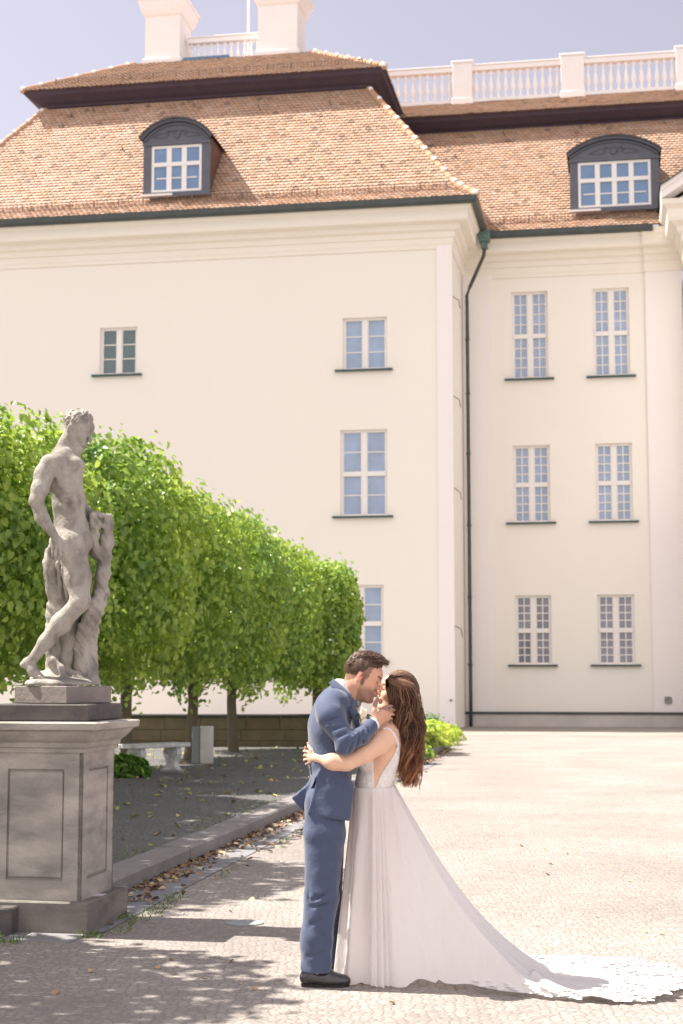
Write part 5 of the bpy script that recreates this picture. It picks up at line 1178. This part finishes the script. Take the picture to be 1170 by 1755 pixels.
    r0x, r0y = .119, .134; r0 = 1 / np.sqrt((np.cos(th) / r0x) ** 2 + (np.sin(th) / r0y) ** 2)
    for i in range(NS):
        q = i / (NS - 1); q = q ** .9
        rho = r0 + (Rh - r0) * (q ** (1.0 + .25 * (1 - w))); hip = .035 * np.sin(np.clip(rho - r0, 0, .2) / .2 * pi) * (w < .5)
        x_ = np.clip((rho - r0) / (Rg - r0), 0, 1); z = z0 * np.clip(1 - x_, 0, 1) ** ex
        z = np.where(w < .02, z0 * (1 - q), z); zz2 = z0 * (1 - q); z = z * np.clip(w * 3, 0, 1) + zz2 * (1 - np.clip(w * 3, 0, 1))
        am = np.clip(q * 1.4, 0, 1)
        tw = th + .10 * np.sin(th * 5 + ph[7]) + .05 * q * np.sin(th * 7 + ph[6]); pl = (np.sin(tw * 15 + ph[0] + .8 * np.sin(q * 2)) * (.5 + .4 * np.sin(th * 3 + 1)) + np.sin(tw * 27 + ph[1] + 1.2 * q) * .30 * (.6 + .6 * np.sin(th * 4 + 2)) + np.sin(tw * 8 + ph[3]) * .6 + 1.1 * np.maximum(0, np.sin(tw * 11 + ph[5] + .5 * q)) ** 6 * (.5 + .5 * np.sin(th * 2 + 4)))
        amp = .002 + .026 * am * (1 - .35 * w); rr = rho + pl * amp
        lift = (np.sin(th * 41 + ph[4] + rho * 3) * .5 + np.sin(th * 23 + rho * 9 + ph[5]) * .6 + np.sin(th * 90 + rho * 14) * .3) * .010 * am
        gz = .014 + np.abs(lift) * 1.3 + .02 * np.clip(np.sin(rho * 9 + th * 6 + 2 * np.sin(th * 13)), 0, 1) * (rho > .9)
        z = z + gz * np.where(w > .1, 1, .3) + lift * .8 * w * (z > .05)
        hem = np.clip((q - .97) / .03, 0, 1); z = np.maximum(z + hem * (.5 + .5 * np.sin(th * 17 + ph[6])) * .010 * (w < .5), .008)
        gap = np.exp(-((np.degrees(th) + 45) / 8.5) ** 2) * np.clip((q - .72) / .28, 0, 1) ** 1.5; z = z + .045 * gap; rr = rr - .02 * gap
        V_[i] = np.c_[cx + np.cos(th) * rr, cy + np.sin(th) * rr * 1.0, z]
    nb = int(NS * .86)
    def shell(name, i0, i1, m, parent):
        n = i1 - i0; P = V_[i0:i1].reshape(-1, 3) - L0; a = np.arange(n - 1)[:, None] * NT; k = np.arange(NT)[None, :]; k2 = (k + 1) % NT
        Fc = np.stack([a + k, a + k2, a + NT + k2, a + NT + k], -1).reshape(-1, 4); o = mesh_obj(name, P, Fc, m, parent, True); return o
    sk = shell('skirt', 0, NS, M['chiffon'], t)
    # lace border of the train: ruffled petals along the rim
    rq = np.random.default_rng(21); vs = []; fs = []; 
    for layer in range(10):
        for k in range(0, NT, 2):
            if Rh[k] < .60: continue
            if layer > 7 and rq.random() < .4: continue
            ri = NS - 1 - int(layer * 3.2 + rq.uniform(0, 3)); ri = min(ri, NS - 1); c = V_[ri, k] + np.array([0, 0, .003 + rq.uniform(0, .002)]) - L0
            if V_[ri, k, 2] > .07: continue
            if layer == 0: c = c + np.array([cos(th[k]), sin(th[k]), 0]) * rq.uniform(.0, .025) - np.array([0, 0, .004])
            a0 = th[k] + rq.normal() * .5; L = rq.uniform(.028, .048); b_ = len(vs)
            dd = np.array([cos(a0), sin(a0), 0]); pp = np.array([-sin(a0), cos(a0), 0]); u_ = np.array([0, 0, 1])
            for (e, wd, hh) in ((-L * .5, .4, .0), (0, .9, .5), (L * .3, .8, .35), (L * .55, .35, -.1)):
                for sg in (-1, 0, 1): vs.append(c + dd * (e + (.006 if sg == 0 else 0)) + pp * sg * wd * L * .55 + u_ * (hh * .006 + (.002 if sg == 0 else rq.uniform(-.0015, .0015))))
            for i in range(3):
                for j in range(2): fs.append([b_ + 3 * i + j, b_ + 3 * i + j + 1, b_ + 3 * i + j + 4, b_ + 3 * i + j + 3])
    vs = np.array(vs); vs[:, 2] = np.maximum(vs[:, 2], .012)
    mesh_obj('train_lace', vs, np.array(fs), mat('train_lace', (.86, .84, .84), .8, None, [(60, .004)], .2, trans=.15), sk, True)
    # ---- hair
    M['hair_f'] = hair_mat('hair_bride', (.092, .050, .033), (.155, .09, .058))
    Rl = [list(R[i]) for i in range(3)]
    h = SDF(HO - .20, HO + .20, .0045)
    h.ell(T(-.012, 0, .032), (.098, .080, .086), 0, Rl); h.ell(T(-.055, 0, .015), (.07, .075, .07), .02, Rl); h.cone(A(676, 1172, -.055), A(702, 1183, -.05), .034, .036, .015); h.ell(T(-.012, .03, -.03), (.050, .062, .075), .02, Rl); h.ell(T(-.012, -.03, -.03), (.050, .062, .075), .02, Rl)
    X, Y, Z = h.grid(); q = [(X - HO[0]) * R[0][j] + (Y - HO[1]) * R[1][j] + (Z - HO[2]) * R[2][j] for j in range(3)]
    keep = np.minimum(q[2] - .050 + .9 * (.072 - q[0]), .2) + 0 * q[1]; keep = np.minimum(keep, .052 - q[0] + .5 * np.maximum(q[2], 0)); h.F = np.maximum(h.F, -keep.astype(np.float32)); hb = put(h, 'hair', M['hair_f'], lambda V_: np.ones((len(V_), 3)) * .8, 1)
    rr = random.Random(9); locks = []; cl = []
    # swept crown and rolled twist towards the back
    for i in range(520):
        y = rr.uniform(-1, 1); s0 = rr.uniform(-.1, .5); pts = []
        for k in range(6):
            s_ = s0 + .75 * k / 5; an = -1.15 + s_ * 2.3; x = -.012 - .100 * sin(an) ; z = .032 + .089 * cos(an); yy = y * .078 * cos(min(1.2, abs(an))) * 1.0 + .0
            pts.append(T(x, (yy if abs(y) < .98 else yy), z * (1 - .28 * y * y) + .003 + rr.uniform(-.003, .003)) - L0)
        locks.append((pts, [.001, .0036, .0042, .004, .0035, .001])); g = rr.uniform(.75, 2.0); cl.append((g, g, g))
    for i in range(170):   # the roll at the side
        a = rr.uniform(0, 6.28); pts = []
        for k in range(7):
            u_ = k / 6; x = .030 - .135 * u_; z = .050 - .035 * u_ + .010 * sin(u_ * 3.1); rad_ = .026 + .010 * sin(u_ * pi); an = a + u_ * 2.6
            pts.append(T(x, -(-.068 - .012 * sin(u_ * pi)) + rad_ * .55 * cos(an), z + rad_ * sin(an)) - L0)
        locks.append((pts, [.002, .0045, .005, .005, .0045, .004, .002])); g = rr.uniform(.8, 2.2); cl.append((g, g * .95, g * .9))
    # long waves down the back
    def at2(x, y, d): return A(x, y, d) - L0
    cen = [(687, 1176), (695, 1212), (700, 1245), (702, 1280), (702, 1312), (699, 1346)]; wid = [18, 25, 24, 21, 17, 11]
    NC = 74
    for ci in range(NC):
        a0 = rr.uniform(-.92, .95); d0 = rr.uniform(-.088, -.045) if ci % 3 else rr.uniform(-.05, .085); ph_ = 2.6 * a0 + 22 * d0 + rr.gauss(0, .7); fr = rr.uniform(2.5, 3.1); am = rr.uniform(3.8, 7.5); ln0 = rr.choice([1, 1, .97, .92, .84]); gc = rr.uniform(.6, 1.7)
        for m_ in range(30):
            ea, ed = rr.gauss(0, .11), rr.gauss(0, .010); ln = ln0 * rr.uniform(.92, 1.02); pts = []; rad = []; K = 22; pj = rr.gauss(0, .35)
            for k in range(K):
                u_ = k / (K - 1) * ln; f = u_ * 5; j = min(int(f), 4); w_ = f - j; px = cen[j][0] * (1 - w_) + cen[j + 1][0] * w_; py = cen[j][1] * (1 - w_) + cen[j + 1][1] * w_; ww = wid[j] * (1 - w_) + wid[j + 1] * w_
                tight = 1.25 - .55 * u_; wv = am * min(1, u_ * 4) * sin(fr * u_ * 6.28 + ph_ + pj); dd = d0 * (1 - .2 * u_) + ed * tight * 1.4 + .014 * min(1, u_ * 3) * cos(fr * u_ * 6.28 + ph_ + pj)
                pts.append(at2(px + (a0 + ea * tight) * ww * .92 + wv, py + 2 * sin(ph_), dd)); rad.append(.0019 * (1 - .7 * (k / (K - 1)) ** 1.5) * (.6 if k == 0 else 1))
            g = gc * rr.uniform(.4, 2.6); locks.append((pts, rad)); cl.append((g, g * .95, g * .88))
    for i in range(60):    # face framing lock
        o = rr.uniform(-3, 3); d = rr.uniform(-.085, -.055); pts = [at2(672 + o, 1158 + rr.uniform(-2, 3), d + .03), at2(663 + o, 1165, d + .005), at2(664 + o, 1180, d - .008), at2(667 + o * .8, 1195, d - .012), at2(671 + o, 1207, d - .012), at2(678 + o, 1214, d - .01)]
        locks.append((pts, [.001, .003, .0034, .003, .0026, .001])); g = rr.uniform(.6, 1.6); cl.append((g, g * .95, g * .9))
    for i in range(420):   # the rolled twist on the near side
        v = rr.uniform(-1, 1); pts = []; e = rr.uniform(0, .12); dep = rr.uniform(.85, 1.0)
        for k in range(8):
            u_ = min(1, e + k / 7 * rr.uniform(.97, 1)); px = 665 + 44 * u_; cy_ = 1167 + 12 * u_ + 4 * sin(u_ * 3.1); hh = 6 + 9 * sin(min(1, u_ * 1.25) * 1.57) - 5 * max(0, u_ - .7) / .3
            vv = max(-1, min(1, v + .5 * (u_ - .5))); pts.append(at2(px, cy_ + vv * hh, .028 - (.118 + .012 * sin(u_ * 3.1)) * dep * sqrt(max(.12, 1 - (vv * .8) ** 2)) - .006))
        locks.append((pts, [.0012, .0026, .0028, .0028, .0028, .0026, .0024, .0012])); g = rr.uniform(.9, 2.3); cl.append((g, g * .92, g * .86))
    for i in range(130):   # flyaways
        a = rr.choice([-1, 1, 1]); y0 = rr.uniform(1180, 1300); x0 = 697 + a * 20; K = 8; f_ = rr.uniform(0, 6.28); st = rr.uniform(2, 7)
        locks.append(([at2(x0 + a * (st * sin(k / 7 * 2.2)) + 2 * sin(k * .9 + f_), y0 + k * rr.uniform(6, 9), rr.uniform(-.06, -.05) + .01 * sin(k + f_)) for k in range(K)], [.0009] * K)); g = rr.uniform(1, 2.4); cl.append((g, g * .9, g * .8))
    for pts, rad in (([(684, 1262, -.10), (690, 1285, -.12), (702, 1292, -.12), (717, 1294, -.11)], .0012), ([(712, 1200, -.05), (720, 1225, -.05), (721, 1250, -.05), (716, 1270, -.05)], .001), ([(706, 1190, 0), (716, 1222, .0), (724, 1250, 0)], .0009), ([(716, 1230, -.02), (718, 1262, -.02), (712, 1300, -.02)], .001)):
        locks.append(([at2(*p) for p in pts], [rad] * len(pts))); cl.append((2.6, 2.2, 1.8))
    cols = []
    b = MB()
    for (p, r_), c in zip(locks, cl):
        n0 = len(b.v); b.col = c; b.tube(p, r_, 3, False)
        for k in range(n0, len(b.v)):   # paler and more orange towards the ends
            z = b.v[k][2]; w_ = min(1, max(0, (1.33 - z) / .33)); f = (1 + 1.6 * w_, 1 + 1.05 * w_, 1 + .6 * w_); b.c[k] = tuple(min(6, x * y) for x, y in zip(c, f))
    b.build('hair_locks', M['hair_f'], hb, True, cols=True)
bride()
